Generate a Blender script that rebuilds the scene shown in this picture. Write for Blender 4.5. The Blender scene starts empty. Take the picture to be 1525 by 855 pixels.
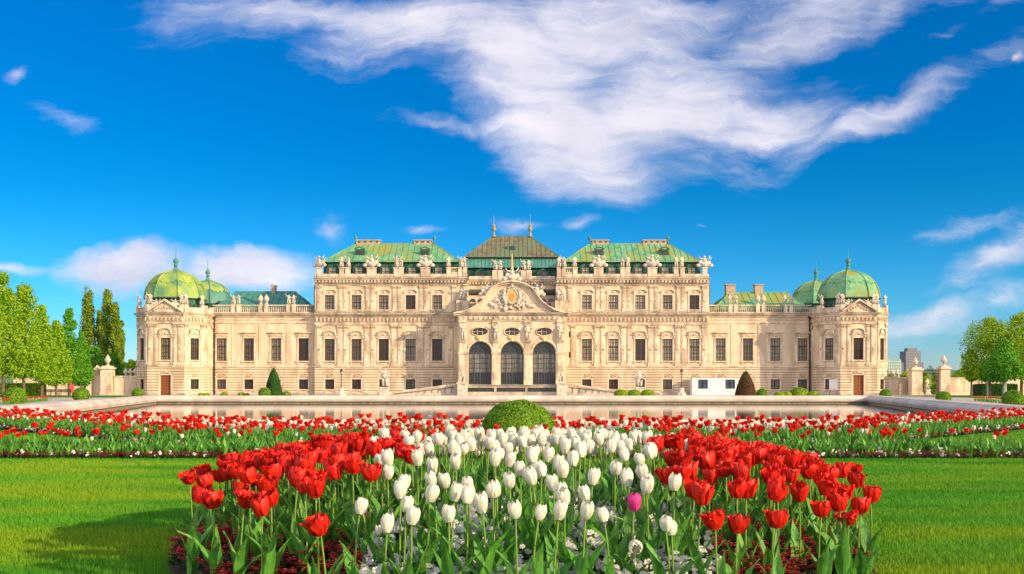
import bpy, bmesh, math, random
import numpy as np
from mathutils import Vector, Matrix, geometry
R = math.radians
PI = math.pi
random.seed(7)
rng = np.random.default_rng(11)
SC = bpy.context.scene
COL = SC.collection

# ------------------------------------------------------------------ camera, sky, sun, exposure
FPX = 1500.0; CX = 762.5; HY = 577.0; CAMH = 1.2
cd = bpy.data.cameras.new('camera'); cam = bpy.data.objects.new('camera', cd); COL.objects.link(cam)
cam.location = (0, 0, CAMH); cam.rotation_euler = (R(90), 0, 0)
cd.sensor_width = 36.0; cd.lens = 36.0 * FPX / 1525.0
cd.shift_y = (HY - 427.5) / 1525.0; cd.clip_end = 20000; cd.clip_start = 0.05
SC.camera = cam
SUN_EL = 19.0; SUN_FRONT = 31.0           # sun to the right, this many degrees in front of the facade plane
sdir = Vector((math.cos(R(SUN_FRONT)) * math.cos(R(SUN_EL)), -math.sin(R(SUN_FRONT)) * math.cos(R(SUN_EL)), math.sin(R(SUN_EL))))
sl = bpy.data.lights.new('sun', 'SUN'); sl.energy = 4.2; sl.angle = R(0.6); sl.color = (1.0, 0.74, 0.43)
so = bpy.data.objects.new('sun', sl); COL.objects.link(so); so.location = (60, -40, 60)
so.rotation_euler = sdir.to_track_quat('Z', 'Y').to_euler()
SC.view_settings.view_transform = 'Standard'
SC.view_settings.look = 'None'
SC.view_settings.gamma = 1
SC.view_settings.use_curve_mapping = False
SC.view_settings.exposure = 0.72

def U(px): return (px - CX) / FPX
def V(py): return (HY - py) / FPX

def make_world():
    w = bpy.data.worlds.new('World'); SC.world = w; w.use_nodes = True
    nt = w.node_tree; N = nt.nodes; L = nt.links; N.clear()
    def n(t, **k):
        x = N.new(t)
        for a, b in k.items(): setattr(x, a, b)
        return x
    def m(op, a, b=None, c=None, clamp=False):
        x = n('ShaderNodeMath', operation=op, use_clamp=clamp)
        for i, v in enumerate((a, b, c)):
            if v is None: continue
            if isinstance(v, (int, float)): x.inputs[i].default_value = v
            else: L.new(v, x.inputs[i])
        return x.outputs[0]
    out = n('ShaderNodeOutputWorld'); bg = n('ShaderNodeBackground')
    bg.inputs['Strength'].default_value = 0.12
    sky = n('ShaderNodeTexSky', sky_type='NISHITA', sun_disc=False)
    sky.sun_elevation = R(SUN_EL)
    # Nishita: rotation 0 puts the sun towards +Y, turning clockwise seen from above
    sky.sun_rotation = math.atan2(sdir.x, sdir.y)
    sky.air_density = 1.0; sky.dust_density = 0.3; sky.ozone_density = 3.0; sky.altitude = 200
    tc = n('ShaderNodeTexCoord'); sp = n('ShaderNodeSeparateXYZ'); L.new(tc.outputs['Generated'], sp.inputs[0])
    ysafe = m('MAXIMUM', m('ABSOLUTE', sp.outputs[1]), 0.04)
    u = m('DIVIDE', sp.outputs[0], ysafe); v = m('DIVIDE', sp.outputs[2], ysafe)
    cb = n('ShaderNodeCombineXYZ'); L.new(u, cb.inputs[0]); L.new(v, cb.inputs[1])
    # deeper blue overhead, pale towards the horizon: colour grade of the sky
    hs = n('ShaderNodeHueSaturation'); hs.inputs['Hue'].default_value = 0.488; hs.inputs['Saturation'].default_value = 1.55; hs.inputs['Value'].default_value = 1.0
    L.new(sky.outputs[0], hs.inputs['Color'])
    gr = n('ShaderNodeValToRGB'); L.new(m('ADD', v, 0.0), gr.inputs[0])
    e = gr.color_ramp.elements
    e[0].position = 0.0; e[0].color = GRAD[0] + (1,)
    e[1].position = 0.42; e[1].color = GRAD[3] + (1,)
    a = e.new(0.08); a.color = GRAD[1] + (1,)
    a = e.new(0.20); a.color = GRAD[2] + (1,)
    mg = n('ShaderNodeMix', data_type='RGBA', blend_type='MULTIPLY'); mg.inputs[0].default_value = 1.0
    L.new(hs.outputs[0], mg.inputs[6]); L.new(gr.outputs[0], mg.inputs[7])
    # warp
    nz = n('ShaderNodeTexNoise'); nz.inputs['Scale'].default_value = 7; nz.inputs['Detail'].default_value = 5; nz.inputs['Roughness'].default_value = 0.55
    L.new(cb.outputs[0], nz.inputs['Vector'])
    sb = n('ShaderNodeVectorMath', operation='SUBTRACT'); sb.inputs[1].default_value = (.5, .5, .5); L.new(nz.outputs['Color'], sb.inputs[0])
    scl = n('ShaderNodeVectorMath', operation='SCALE'); scl.inputs['Scale'].default_value = 0.085; L.new(sb.outputs[0], scl.inputs[0])
    ad = n('ShaderNodeVectorMath', operation='ADD'); L.new(cb.outputs[0], ad.inputs[0]); L.new(scl.outputs[0], ad.inputs[1])
    fl = n('ShaderNodeVectorMath', operation='MULTIPLY'); fl.inputs[1].default_value = (1, 1, 0); L.new(ad.outputs[0], fl.inputs[0])
    field = None
    for (px, py, rx, ry, ang, amp) in CLOUDS:
        mp = n('ShaderNodeMapping', vector_type='TEXTURE')
        mp.inputs['Location'].default_value = (U(px), V(py), 0)
        mp.inputs['Rotation'].default_value = (0, 0, R(ang))
        mp.inputs['Scale'].default_value = (rx / FPX, ry / FPX, 1)
        L.new(fl.outputs[0], mp.inputs[0])
        ln = n('ShaderNodeVectorMath', operation='LENGTH'); L.new(mp.outputs[0], ln.inputs[0])
        q = m('MULTIPLY', m('SUBTRACT', 1.25, ln.outputs['Value']), amp)
        field = q if field is None else m('MAXIMUM', field, q)
    # streaky fine structure, drawn out along the wind
    mp = n('ShaderNodeMapping'); mp.inputs['Rotation'].default_value = (0, 0, R(-22)); mp.inputs['Scale'].default_value = (2.6, 13, 1)
    ad2 = n('ShaderNodeVectorMath', operation='ADD'); L.new(cb.outputs[0], ad2.inputs[0])
    sc2 = n('ShaderNodeVectorMath', operation='SCALE'); sc2.inputs['Scale'].default_value = 0.09; L.new(sb.outputs[0], sc2.inputs[0]); L.new(sc2.outputs[0], ad2.inputs[1])
    L.new(ad2.outputs[0], mp.inputs[0])
    n2 = n('ShaderNodeTexNoise'); n2.inputs['Scale'].default_value = 1.0; n2.inputs['Detail'].default_value = 12; n2.inputs['Roughness'].default_value = 0.64
    L.new(mp.outputs[0], n2.inputs['Vector'])
    n3 = n('ShaderNodeTexNoise'); n3.inputs['Scale'].default_value = 16; n3.inputs['Detail'].default_value = 10; n3.inputs['Roughness'].default_value = 0.62
    L.new(ad2.outputs[0], n3.inputs['Vector'])
    f = m('ADD', m('MULTIPLY', m('SUBTRACT', n2.outputs[0], .48), 3.0), m('MULTIPLY', m('SUBTRACT', n3.outputs[0], .5), .45))
    dens = m('ADD', m('MULTIPLY', field, 1.0), f)
    mr = n('ShaderNodeMapRange', interpolation_type='SMOOTHSTEP'); mr.inputs['From Min'].default_value = 0.12; mr.inputs['From Max'].default_value = 1.45
    L.new(dens, mr.inputs['Value'])
    gate = m('MULTIPLY', m('GREATER_THAN', sp.outputs[1], 0.05), m('GREATER_THAN', sp.outputs[2], 0.0))
    fac = m('MULTIPLY', m('MULTIPLY', mr.outputs[0], 0.93), gate)
    # behind the camera: unseen broken cloud, made brighter and fuller to add fill light
    n4 = n('ShaderNodeTexNoise'); n4.inputs['Scale'].default_value = 2.2; n4.inputs['Detail'].default_value = 6
    L.new(tc.outputs['Generated'], n4.inputs['Vector'])
    mr2 = n('ShaderNodeMapRange'); mr2.inputs['From Min'].default_value = 0.36; mr2.inputs['From Max'].default_value = 0.56; L.new(n4.outputs[0], mr2.inputs['Value'])
    back = m('MULTIPLY', mr2.outputs[0], m('LESS_THAN', sp.outputs[1], 0.05))
    cr = n('ShaderNodeValToRGB'); L.new(m('ADD', m('MULTIPLY', n2.outputs[0], .45), m('ADD', m('MULTIPLY', nz.outputs[0], .45), m('MULTIPLY', n3.outputs[0], .10))), cr.inputs[0])
    cr.color_ramp.elements[0].position = .38; cr.color_ramp.elements[0].color = (3.1, 3.2, 4.0, 1)
    cr.color_ramp.elements[1].position = .6; cr.color_ramp.elements[1].color = (5.3, 5.0, 5.3, 1)
    mx = n('ShaderNodeMix', data_type='RGBA'); L.new(fac, mx.inputs[0]); L.new(mg.outputs[2], mx.inputs[6]); L.new(cr.outputs[0], mx.inputs[7])
    mb_ = n('ShaderNodeMix', data_type='RGBA'); L.new(m('MULTIPLY', back, .9), mb_.inputs[0]); L.new(mx.outputs[2], mb_.inputs[6]); mb_.inputs[7].default_value = (10.0, 9.0, 8.4, 1)
    L.new(mb_.outputs[2], bg.inputs['Color']); L.new(bg.outputs[0], out.inputs['Surface'])

GRAD = [(.54, .66, 1.1), (.22, .57, .88), (.06, .50, .72), (.04, .51, .76)]
CLOUDS = [  # px, py, half width, half height, turn, strength
    (400, 12, 230, 40, 3, .9), (640, 30, 190, 75, 0, 1.0), (770, 90, 220, 95, -35, 1.15), (850, 205, 135, 85, -30, 1.2),
    (1010, 150, 230, 105, 10, 1.15), (1150, 170, 170, 66, 14, 1.0), (1190, 50, 220, 75, 18, 1.0), (930, 40, 230, 80, 0, 1.1), (1310, 30, 110, 60, 40, .8),
    (1345, 160, 230, 36, 24, .85), (1400, 70, 110, 15, 30, .5), (660, 182, 75, 12, -8, .42),
    (175, 394, 100, 34, 0, 1.5), (365, 404, 115, 38, 0, 1.5), (20, 392, 70, 15, 0, 1.0), (492, 348, 36, 20, -20, .65), (628, 352, 44, 12, 0, .8),
    (870, 338, 40, 15, 5, .65), (1035, 350, 20, 7, 0, .7), (770, 347, 60, 14, 0, .7),
    (20, 103, 26, 15, 30, .8), (112, 172, 62, 18, -25, .45), (1518, 96, 16, 10, 0, .8), (1490, 392, 150, 34, 24, .85), (1390, 462, 170, 30, 14, .75), (1500, 440, 120, 22, 20, .6),
    (1440, 352, 90, 14, 12, .42), (250, 435, 260, 16, 0, .5)]
make_world()

# ------------------------------------------------------------------ materials
MATS = {}
def mat(name, c1, c2=None, scale=3.0, rough=0.8, bump=0.0, bscale=None, metal=0.0, trans=0.0, spec=0.3, c3=None, s3=0.3, stretch=None, coat=0.0, detail=5, rnd=0.0):
    if name in MATS: return MATS[name]
    m_ = bpy.data.materials.new(name); m_.use_nodes = True; MATS[name] = m_
    nt = m_.node_tree; N = nt.nodes; L = nt.links
    b = N['Principled BSDF']; out = N['Material Output']
    b.inputs['Roughness'].default_value = rough; b.inputs['Metallic'].default_value = metal
    b.inputs['Specular IOR Level'].default_value = spec
    tc = N.new('ShaderNodeTexCoord'); vec = tc.outputs['Object']
    if stretch:
        mp = N.new('ShaderNodeMapping'); mp.inputs['Scale'].default_value = stretch; L.new(vec, mp.inputs[0]); vec = mp.outputs[0]
    col = None
    if c2 is None: b.inputs['Base Color'].default_value = (*c1, 1)
    else:
        nz = N.new('ShaderNodeTexNoise'); nz.inputs['Scale'].default_value = scale; nz.inputs['Detail'].default_value = detail; nz.inputs['Roughness'].default_value = .6
        L.new(vec, nz.inputs['Vector'])
        cr = N.new('ShaderNodeValToRGB'); L.new(nz.outputs[0], cr.inputs[0])
        cr.color_ramp.elements[0].position = .36; cr.color_ramp.elements[0].color = (*c1, 1)
        cr.color_ramp.elements[1].position = .64; cr.color_ramp.elements[1].color = (*c2, 1)
        col = cr.outputs[0]
        if c3:
            n2 = N.new('ShaderNodeTexNoise'); n2.inputs['Scale'].default_value = s3; n2.inputs['Detail'].default_value = 4; L.new(vec, n2.inputs['Vector'])
            r2 = N.new('ShaderNodeValToRGB'); L.new(n2.outputs[0], r2.inputs[0]); r2.color_ramp.elements[0].position = .45; r2.color_ramp.elements[1].position = .62
            mx = N.new('ShaderNodeMix'); mx.data_type = 'RGBA'; L.new(r2.outputs[0], mx.inputs[0]); L.new(col, mx.inputs[6]); mx.inputs[7].default_value = (*c3, 1)
            col = mx.outputs[2]
        if rnd:
            oi = N.new('ShaderNodeObjectInfo'); hv = N.new('ShaderNodeHueSaturation')
            ml = N.new('ShaderNodeMath'); ml.operation = 'MULTIPLY_ADD'; L.new(oi.outputs['Random'], ml.inputs[0]); ml.inputs[1].default_value = rnd; ml.inputs[2].default_value = 1 - rnd / 2
            L.new(ml.outputs[0], hv.inputs['Value']); L.new(col, hv.inputs['Color']); col = hv.outputs[0]
        L.new(col, b.inputs['Base Color'])
    if bump:
        nb = N.new('ShaderNodeTexNoise'); nb.inputs['Scale'].default_value = bscale or scale * 4; nb.inputs['Detail'].default_value = 6; L.new(vec, nb.inputs['Vector'])
        bp = N.new('ShaderNodeBump'); bp.inputs['Strength'].default_value = bump; bp.inputs['Distance'].default_value = 0.05; L.new(nb.outputs[0], bp.inputs['Height']); L.new(bp.outputs[0], b.inputs['Normal'])
    if trans:
        t = N.new('ShaderNodeBsdfTranslucent')
        if col: L.new(col, t.inputs[0])
        else: t.inputs[0].default_value = (*c1, 1)
        ms = N.new('ShaderNodeMixShader'); ms.inputs[0].default_value = trans
        L.new(b.outputs[0], ms.inputs[1]); L.new(t.outputs[0], ms.inputs[2]); L.new(ms.outputs[0], out.inputs['Surface'])
    return m_

PLASTER = mat('plaster', (.58, .455, .325), (.70, .58, .44), 1.0, .85, .25, 9, c3=(.47, .375, .27), s3=.6, stretch=(1, 1, .3))
TRIM = mat('trim', (.54, .44, .33), (.74, .63, .49), 2.4, .8, .5, 14, c3=(.40, .32, .24), s3=.8, stretch=(1, 1, .45))
ORN = mat('ornament', (.34, .25, .16), (.66, .52, .36), 5, .8, .8, 12)
STATUE = mat('statue_stone', (.34, .30, .25), (.70, .63, .54), 3.2, .75, .5, 16)
STONEG = mat('stone_grey', (.42, .37, .30), (.60, .53, .44), 1.6, .8, .4, 14, c3=(.30, .27, .23), s3=.5)
GROOVE_SHADE = mat('groove_shade', (.22, .17, .12), (.32, .25, .18), 4, .95)  # shade of the rustication grooves, painted as a dark colour
LEADM = mat('lead', (.05, .05, .055), (.10, .10, .105), 2, .6)
COPPER = mat('copper_roof', (.08, .26, .14), (.19, .40, .21), .9, .6, .3, 6, c3=(.26, .29, .06), s3=.3, spec=.4)
COPPERB = mat('copper_blue', (.035, .17, .15), (.08, .26, .22), 1.3, .55, .2, 6, c3=(.06, .20, .17), s3=.5, spec=.4)
COPPERY = mat('copper_yellow', (.17, .29, .06), (.36, .42, .08), 1.0, .6, .3, 6, c3=(.08, .23, .11), s3=.5, spec=.4)
COPPERBR = mat('copper_brown', (.10, .10, .065), (.19, .175, .11), 1.2, .6, .2, 6, c3=(.12, .17, .10), s3=.2, spec=.4)
COPPERD = mat('copper_dark', (.012, .055, .040), (.035, .12, .085), 1.5, .6, .2, 6)
FRAME = mat('window_frame', (.05, .022, .010), (.09, .04, .02), 4, .5)
IRON = mat('iron', (.015, .016, .02), (.03, .03, .035), 5, .5)
GRILLE = mat('grille', (.05, .055, .075), (.08, .09, .11), 5, .45)
GOLD = mat('gold', (.62, .44, .16), (.74, .56, .24), 5, .35, metal=.7)
WOOD = mat('door_wood', (.16, .045, .015), (.26, .09, .035), 3, .5, .3, 8, stretch=(1, 1, 6))
WHITEP = mat('white_panel', (.70, .68, .66), (.76, .74, .72), 1, .6)
CHIM = mat('chimney', (.34, .26, .18), (.48, .38, .27), 3, .9, .4, 12)
KERBFOOT = mat('kerb_foot_stone', (.18, .145, .10), (.32, .27, .19), 2.5, .5, .3, 8)  # darker stone colour for the recessed foot of the kerb
KERB = mat('kerb_stone', (.52, .46, .40), (.68, .61, .54), .7, .6, .25, 8, c3=(.48, .42, .37), s3=.25)
GRAVEL = mat('gravel', (.40, .35, .31), (.52, .46, .41), 14, .95, .5, 60, c3=(.44, .39, .36), s3=.2)
BARK = mat('bark', (.10, .07, .045), (.19, .14, .09), 6, .9, .6, 20)
BARKL = mat('bark_pale', (.36, .33, .28), (.48, .45, .40), 5, .9, .4, 20)
RED_BAN = mat('banner_red', (.62, .06, .07), (.66, .08, .09), 2, .6)
SOIL = mat('soil', (.030, .020, .013), (.065, .043, .028), 18, .95, .8, 50)

def glass_mat(name, c1, c2, rough=.12, scale=1.2):
    m_ = mat(name, c1, c2, scale, rough, spec=.5); return m_
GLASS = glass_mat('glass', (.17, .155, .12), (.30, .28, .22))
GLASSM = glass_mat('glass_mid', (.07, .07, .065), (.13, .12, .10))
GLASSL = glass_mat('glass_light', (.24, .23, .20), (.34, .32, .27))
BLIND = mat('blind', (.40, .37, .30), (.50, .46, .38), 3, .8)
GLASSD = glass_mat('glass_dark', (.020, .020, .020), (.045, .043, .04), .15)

# ------------------------------------------------------------------ mesh helpers
class Fr:
    """local frame on a wall: u along it, d outwards, z up"""
    def __init__(s, o, ang=0.0):
        s.o = Vector((o[0], o[1], 0)); s.ang = ang
        s.u = Vector((math.cos(ang), math.sin(ang), 0)); s.n = Vector((math.sin(ang), -math.cos(ang), 0))
    def p(s, u, d, z): 
        v = s.o + s.u * u + s.n * d; return (v.x, v.y, z)
F0 = Fr((0, 0))

class MB:
    def __init__(s): s.v = []; s.f = []; s.m = []; s.cur = 0
    def mi(s, i): s.cur = i; return s
    def add(s, vs, fs):
        b = len(s.v); s.v += [tuple(x) for x in vs]
        for f in fs: s.f.append(tuple(b + i for i in f)); s.m.append(s.cur)
    def box(s, x0, x1, y0, y1, z0, z1):
        s.add([(x0, y0, z0), (x1, y0, z0), (x1, y1, z0), (x0, y1, z0), (x0, y0, z1), (x1, y0, z1), (x1, y1, z1), (x0, y1, z1)],
              [(0, 3, 2, 1), (4, 5, 6, 7), (0, 1, 5, 4), (1, 2, 6, 5), (2, 3, 7, 6), (3, 0, 4, 7)])
    def fbox(s, F, u0, u1, d0, d1, z0, z1):
        P = F.p
        s.add([P(u0, d1, z0), P(u1, d1, z0), P(u1, d0, z0), P(u0, d0, z0), P(u0, d1, z1), P(u1, d1, z1), P(u1, d0, z1), P(u0, d0, z1)],
              [(0, 3, 2, 1), (4, 5, 6, 7), (0, 1, 5, 4), (1, 2, 6, 5), (2, 3, 7, 6), (3, 0, 4, 7)])
    def fprism(s, F, poly, d0, d1):
        n = len(poly)
        s.add([F.p(u, d1, z) for u, z in poly] + [F.p(u, d0, z) for u, z in poly],
              [tuple(range(n)), tuple(range(2 * n - 1, n - 1, -1))] + [(i, i + n, (i + 1) % n + n, (i + 1) % n) for i in range(n)])
    def mould(s, F, u0, u1, prof):
        """profile (d, z) run along u"""
        n = len(prof)
        s.add([F.p(u0, d, z) for d, z in prof] + [F.p(u1, d, z) for d, z in prof],
              [tuple(range(n)), tuple(range(2 * n - 1, n - 1, -1))] + [(i, (i + 1) % n, (i + 1) % n + n, i + n) for i in range(n)])
    def lathe(s, c, prof, n=16, ang=0, flat=False):
        vs = []
        for r, z in prof:
            for k in range(n):
                a = ang + 2 * PI * k / n; vs.append((c[0] + r * math.cos(a), c[1] + r * math.sin(a), c[2] + z))
        fs = []
        for j in range(len(prof) - 1):
            for k in range(n):
                k2 = (k + 1) % n; fs.append((j * n + k, j * n + k2, (j + 1) * n + k2, (j + 1) * n + k))
        fs.append(tuple(range(n - 1, -1, -1))); fs.append(tuple((len(prof) - 1) * n + k for k in range(n)))
        s.add(vs, fs)
    def tube(s, pts, rad, n=8, close=False):
        pts = [Vector(p) for p in pts]; rr = rad if isinstance(rad, (list, tuple)) else [rad] * len(pts)
        vs = []; m_ = len(pts)
        for i, p in enumerate(pts):
            t = (pts[min(i + 1, m_ - 1)] - pts[max(i - 1, 0)]).normalized()
            a = Vector((0, 0, 1)) if abs(t.z) < .9 else Vector((1, 0, 0))
            x = t.cross(a).normalized(); y = t.cross(x)
            for k in range(n):
                q = 2 * PI * k / n; vs.append(p + (x * math.cos(q) + y * math.sin(q)) * rr[i])
        fs = [(j * n + k, j * n + (k + 1) % n, (j + 1) * n + (k + 1) % n, (j + 1) * n + k) for j in range(m_ - 1) for k in range(n)]
        fs += [tuple(range(n - 1, -1, -1)), tuple((m_ - 1) * n + k for k in range(n))]
        s.add(vs, fs)
    def ball(s, c, r, n=8, sq=(1, 1, 1)):
        prof = []
        vs = []; 
        for j in range(n + 1):
            t = PI * j / n
            for k in range(n * 2):
                a = PI * k / n; vs.append((c[0] + r * sq[0] * math.sin(t) * math.cos(a), c[1] + r * sq[1] * math.sin(t) * math.sin(a), c[2] + r * sq[2] * math.cos(t)))
        w = n * 2
        s.add(vs, [(j * w + k, (j + 1) * w + k, (j + 1) * w + (k + 1) % w, j * w + (k + 1) % w) for j in range(n) for k in range(w)])
    def wall(s, F, u0, u1, z0, z1, ops=(), rev=.35, d=0.0):
        us = sorted({u0, u1, *[o[0] for o in ops], *[o[1] for o in ops]}); zs = sorted({z0, z1, *[o[2] for o in ops], *[o[3] for o in ops]})
        for i in range(len(us) - 1):
            for j in range(len(zs) - 1):
                uc = (us[i] + us[i + 1]) / 2; zc = (zs[j] + zs[j + 1]) / 2
                if any(o[0] < uc < o[1] and o[2] < zc < o[3] for o in ops): continue
                s.add([F.p(us[i], d, zs[j]), F.p(us[i + 1], d, zs[j]), F.p(us[i + 1], d, zs[j + 1]), F.p(us[i], d, zs[j + 1])], [(0, 1, 2, 3)])
        for a, b, c, e in ops:
            for q in (((a, c), (a, e)), ((b, e), (b, c)), ((a, e), (b, e)), ((b, c), (a, c))):
                (ua, za), (ub, zb) = q
                s.add([F.p(ua, d, za), F.p(ua, d - rev, za), F.p(ub, d - rev, zb), F.p(ub, d, zb)], [(0, 1, 2, 3)])
    def mesh(s, name, mats, smooth=False):
        me = bpy.data.meshes.new(name); me.from_pydata(s.v, [], s.f)
        for m_ in (mats if isinstance(mats, (list, tuple)) else [mats]): me.materials.append(m_)
        me.polygons.foreach_set('material_index', s.m)
        if smooth: me.polygons.foreach_set('use_smooth', [True] * len(s.f))
        me.update(); return me
    def build(s, name, mats, parent=None, smooth=False, loc=None, rotz=0.0):
        return link(name, s.mesh(name, mats, smooth), parent, loc, rotz)

def link(name, me, parent=None, loc=None, rotz=0.0):
    """loc None: the mesh is in world coordinates"""
    o = bpy.data.objects.new(name, me); COL.objects.link(o)
    if parent is not None:
        o.parent = parent
        if loc is None: loc = -parent.location if parent.parent is None else Vector((0, 0, 0))
    o.location = loc if loc is not None else (0, 0, 0); o.rotation_euler = (0, 0, rotz)
    return o
def tag(o, label=None, cat=None, group=None, kind=None):
    if label: o['label'] = label
    if cat: o['category'] = cat
    if group: o['group'] = group
    if kind: o['kind'] = kind
    return o
def thing(name, loc, label, cat, group=None, rz=0):
    o = bpy.data.objects.new(name, None); COL.objects.link(o); o.location = loc; o.rotation_euler = (0, 0, rz)
    o.empty_display_size = .3
    return tag(o, label, cat, group)
def struct(o): return tag(o, kind='structure')
def copy_tree(o, parent=None):
    c = o.copy(); COL.objects.link(c); c.parent = parent
    for ch in o.children: copy_tree(ch, c)
    return c
def np_mesh(name, V_, F_, mats, midx=None, smooth=False):
    V_ = np.ascontiguousarray(V_, np.float32); F_ = np.ascontiguousarray(F_, np.int32); k = F_.shape[1]
    me = bpy.data.meshes.new(name)
    me.vertices.add(len(V_)); me.vertices.foreach_set('co', V_.ravel())
    me.loops.add(F_.size); me.loops.foreach_set('vertex_index', F_.ravel())
    me.polygons.add(len(F_)); me.polygons.foreach_set('loop_start', np.arange(0, F_.size, k, dtype=np.int32))
    try: me.polygons.foreach_set('loop_total', np.full(len(F_), k, np.int32))
    except Exception: pass
    for m_ in (mats if isinstance(mats, (list, tuple)) else [mats]): me.materials.append(m_)
    if midx is not None: me.polygons.foreach_set('material_index', np.ascontiguousarray(midx, np.int32))
    if smooth: me.polygons.foreach_set('use_smooth', np.ones(len(F_), bool))
    me.update(calc_edges=True); me.validate(); return me
def PX(px, Y): return (px - CX) / FPX * Y
def PZ(py, Y): return CAMH + (HY - py) / FPX * Y
def sstep(a, b, x):
    t = min(1, max(0, (x - a) / (b - a))); return t * t * (3 - 2 * t)
# ------------------------------------------------------------------ ground
def gz(x, y):
    if y < 18: return .25
    if y < 28: return .25 + (.18 - .25) * (y - 18) / 10
    if y < 70: return .18 * (1 - (y - 28) / 42)
    return 0.0
BEDC = (0.05, 5.9); BEDR = 1.98
def bedz(x, y):
    r = math.hypot(x - BEDC[0], y - BEDC[1]) / BEDR
    return .25 + (.23 * (1 - r ** 3.2) if r < 1 else 0)
def inside(p, poly):
    x, y = p; c = False; j = len(poly) - 1
    for i in range(len(poly)):
        xi, yi = poly[i]; xj, yj = poly[j]
        if (yi > y) != (yj > y) and x < (xj - xi) * (y - yi) / (yj - yi) + xi: c = not c
        j = i
    return c
def sheet(name, poly, m_, dz=0.0, holes=(), step=None, zf=gz):
    vs = []; ed = []
    for lp in [poly] + list(holes):
        b = len(vs); n = len(lp); vs += [Vector((float(p[0]), float(p[1]))) for p in lp]; ed += [(b + i, b + (i + 1) % n) for i in range(n)]
    if step:
        xs = [p[0] for p in poly]; ys = [p[1] for p in poly]
        x = min(xs) + step * .37
        while x < max(xs):
            y = min(ys) + step * .41
            while y < max(ys):
                if inside((x, y), poly) and not any(inside((x, y), h) for h in holes): vs.append(Vector((x, y)))
                y += step
            x += step
    r = geometry.delaunay_2d_cdt(vs, ed, [], 0, 1e-4)
    co = r[0]; fs = []
    for f in r[2]:
        c = (sum(co[i].x for i in f) / len(f), sum(co[i].y for i in f) / len(f))
        if inside(c, poly) and not any(inside(c, h) for h in holes): fs.append(tuple(f))
    me = bpy.data.meshes.new(name); me.from_pydata([(p.x, p.y, zf(p.x, p.y) + dz) for p in co], [], fs); me.materials.append(m_); me.update()
    return struct(link(name, me))
POOL = [(-38.2, 108.8), (-23, 46), (-12.5, 29), (12.5, 29), (23, 46), (38.2, 108.8)]
def offset(poly, d):
    out = []; n = len(poly)
    for i in range(n):
        a = Vector(poly[i - 1]); b = Vector(poly[i]); c = Vector(poly[(i + 1) % n])
        e1 = (b - a).normalized(); e2 = (c - b).normalized()
        n1 = Vector((e1.y, -e1.x)); n2 = Vector((e2.y, -e2.x)); bis = (n1 + n2).normalized(); k = d / max(.3, bis.dot(n1))
        out.append((b.x + bis.x * k, b.y + bis.y * k))
    return out
def area(p): return sum(p[i][0] * p[(i + 1) % len(p)][1] - p[(i + 1) % len(p)][0] * p[i][1] for i in range(len(p))) / 2
if area(POOL) < 0: POOL.reverse()
HOLE = offset(POOL, 1.45)

def lawn_mat():
    m_ = bpy.data.materials.new('lawn_base'); m_.use_nodes = True; nt = m_.node_tree; N = nt.nodes; L = nt.links; b = N['Principled BSDF']
    b.inputs['Roughness'].default_value = .9; b.inputs['Specular IOR Level'].default_value = .1
    tc = N.new('ShaderNodeTexCoord')
    n1 = N.new('ShaderNodeTexNoise'); n1.inputs['Scale'].default_value = .9; n1.inputs['Detail'].default_value = 6; L.new(tc.outputs['Object'], n1.inputs['Vector'])
    n2 = N.new('ShaderNodeTexNoise'); n2.inputs['Scale'].default_value = 60; n2.inputs['Detail'].default_value = 3; L.new(tc.outputs['Object'], n2.inputs['Vector'])
    r1 = N.new('ShaderNodeValToRGB'); L.new(n1.outputs[0], r1.inputs[0])
    r1.color_ramp.elements[0].position = .35; r1.color_ramp.elements[0].color = (.05, .22, .012, 1)
    r1.color_ramp.elements[1].position = .65; r1.color_ramp.elements[1].color = (.13, .31, .012, 1)
    r2 = N.new('ShaderNodeValToRGB'); L.new(n2.outputs[0], r2.inputs[0]); r2.color_ramp.elements[0].position = .3; r2.color_ramp.elements[0].color = (.55, .55, .5, 1); r2.color_ramp.elements[1].position = .7
    mx = N.new('ShaderNodeMix'); mx.data_type = 'RGBA'; mx.blend_type = 'MULTIPLY'; mx.inputs[0].default_value = 1; L.new(r1.outputs[0], mx.inputs[6]); L.new(r2.outputs[0], mx.inputs[7])
    L.new(mx.outputs[2], b.inputs['Base Color'])
    bp = N.new('ShaderNodeBump'); bp.inputs['Strength'].default_value = .8; bp.inputs['Distance'].default_value = .04; L.new(n2.outputs[0], bp.inputs['Height']); L.new(bp.outputs[0], b.inputs['Normal'])
    return m_
LAWN = lawn_mat(); MATS['lawn_base'] = LAWN
sheet('ground', [(-6000, -300), (6000, -300), (6000, 9000), (-6000, 9000)], GRAVEL, 0, [HOLE, ], None, lambda x, y: 0.0 if (abs(x) > 500 or y > 500) else gz(x, y)) if False else None
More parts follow.
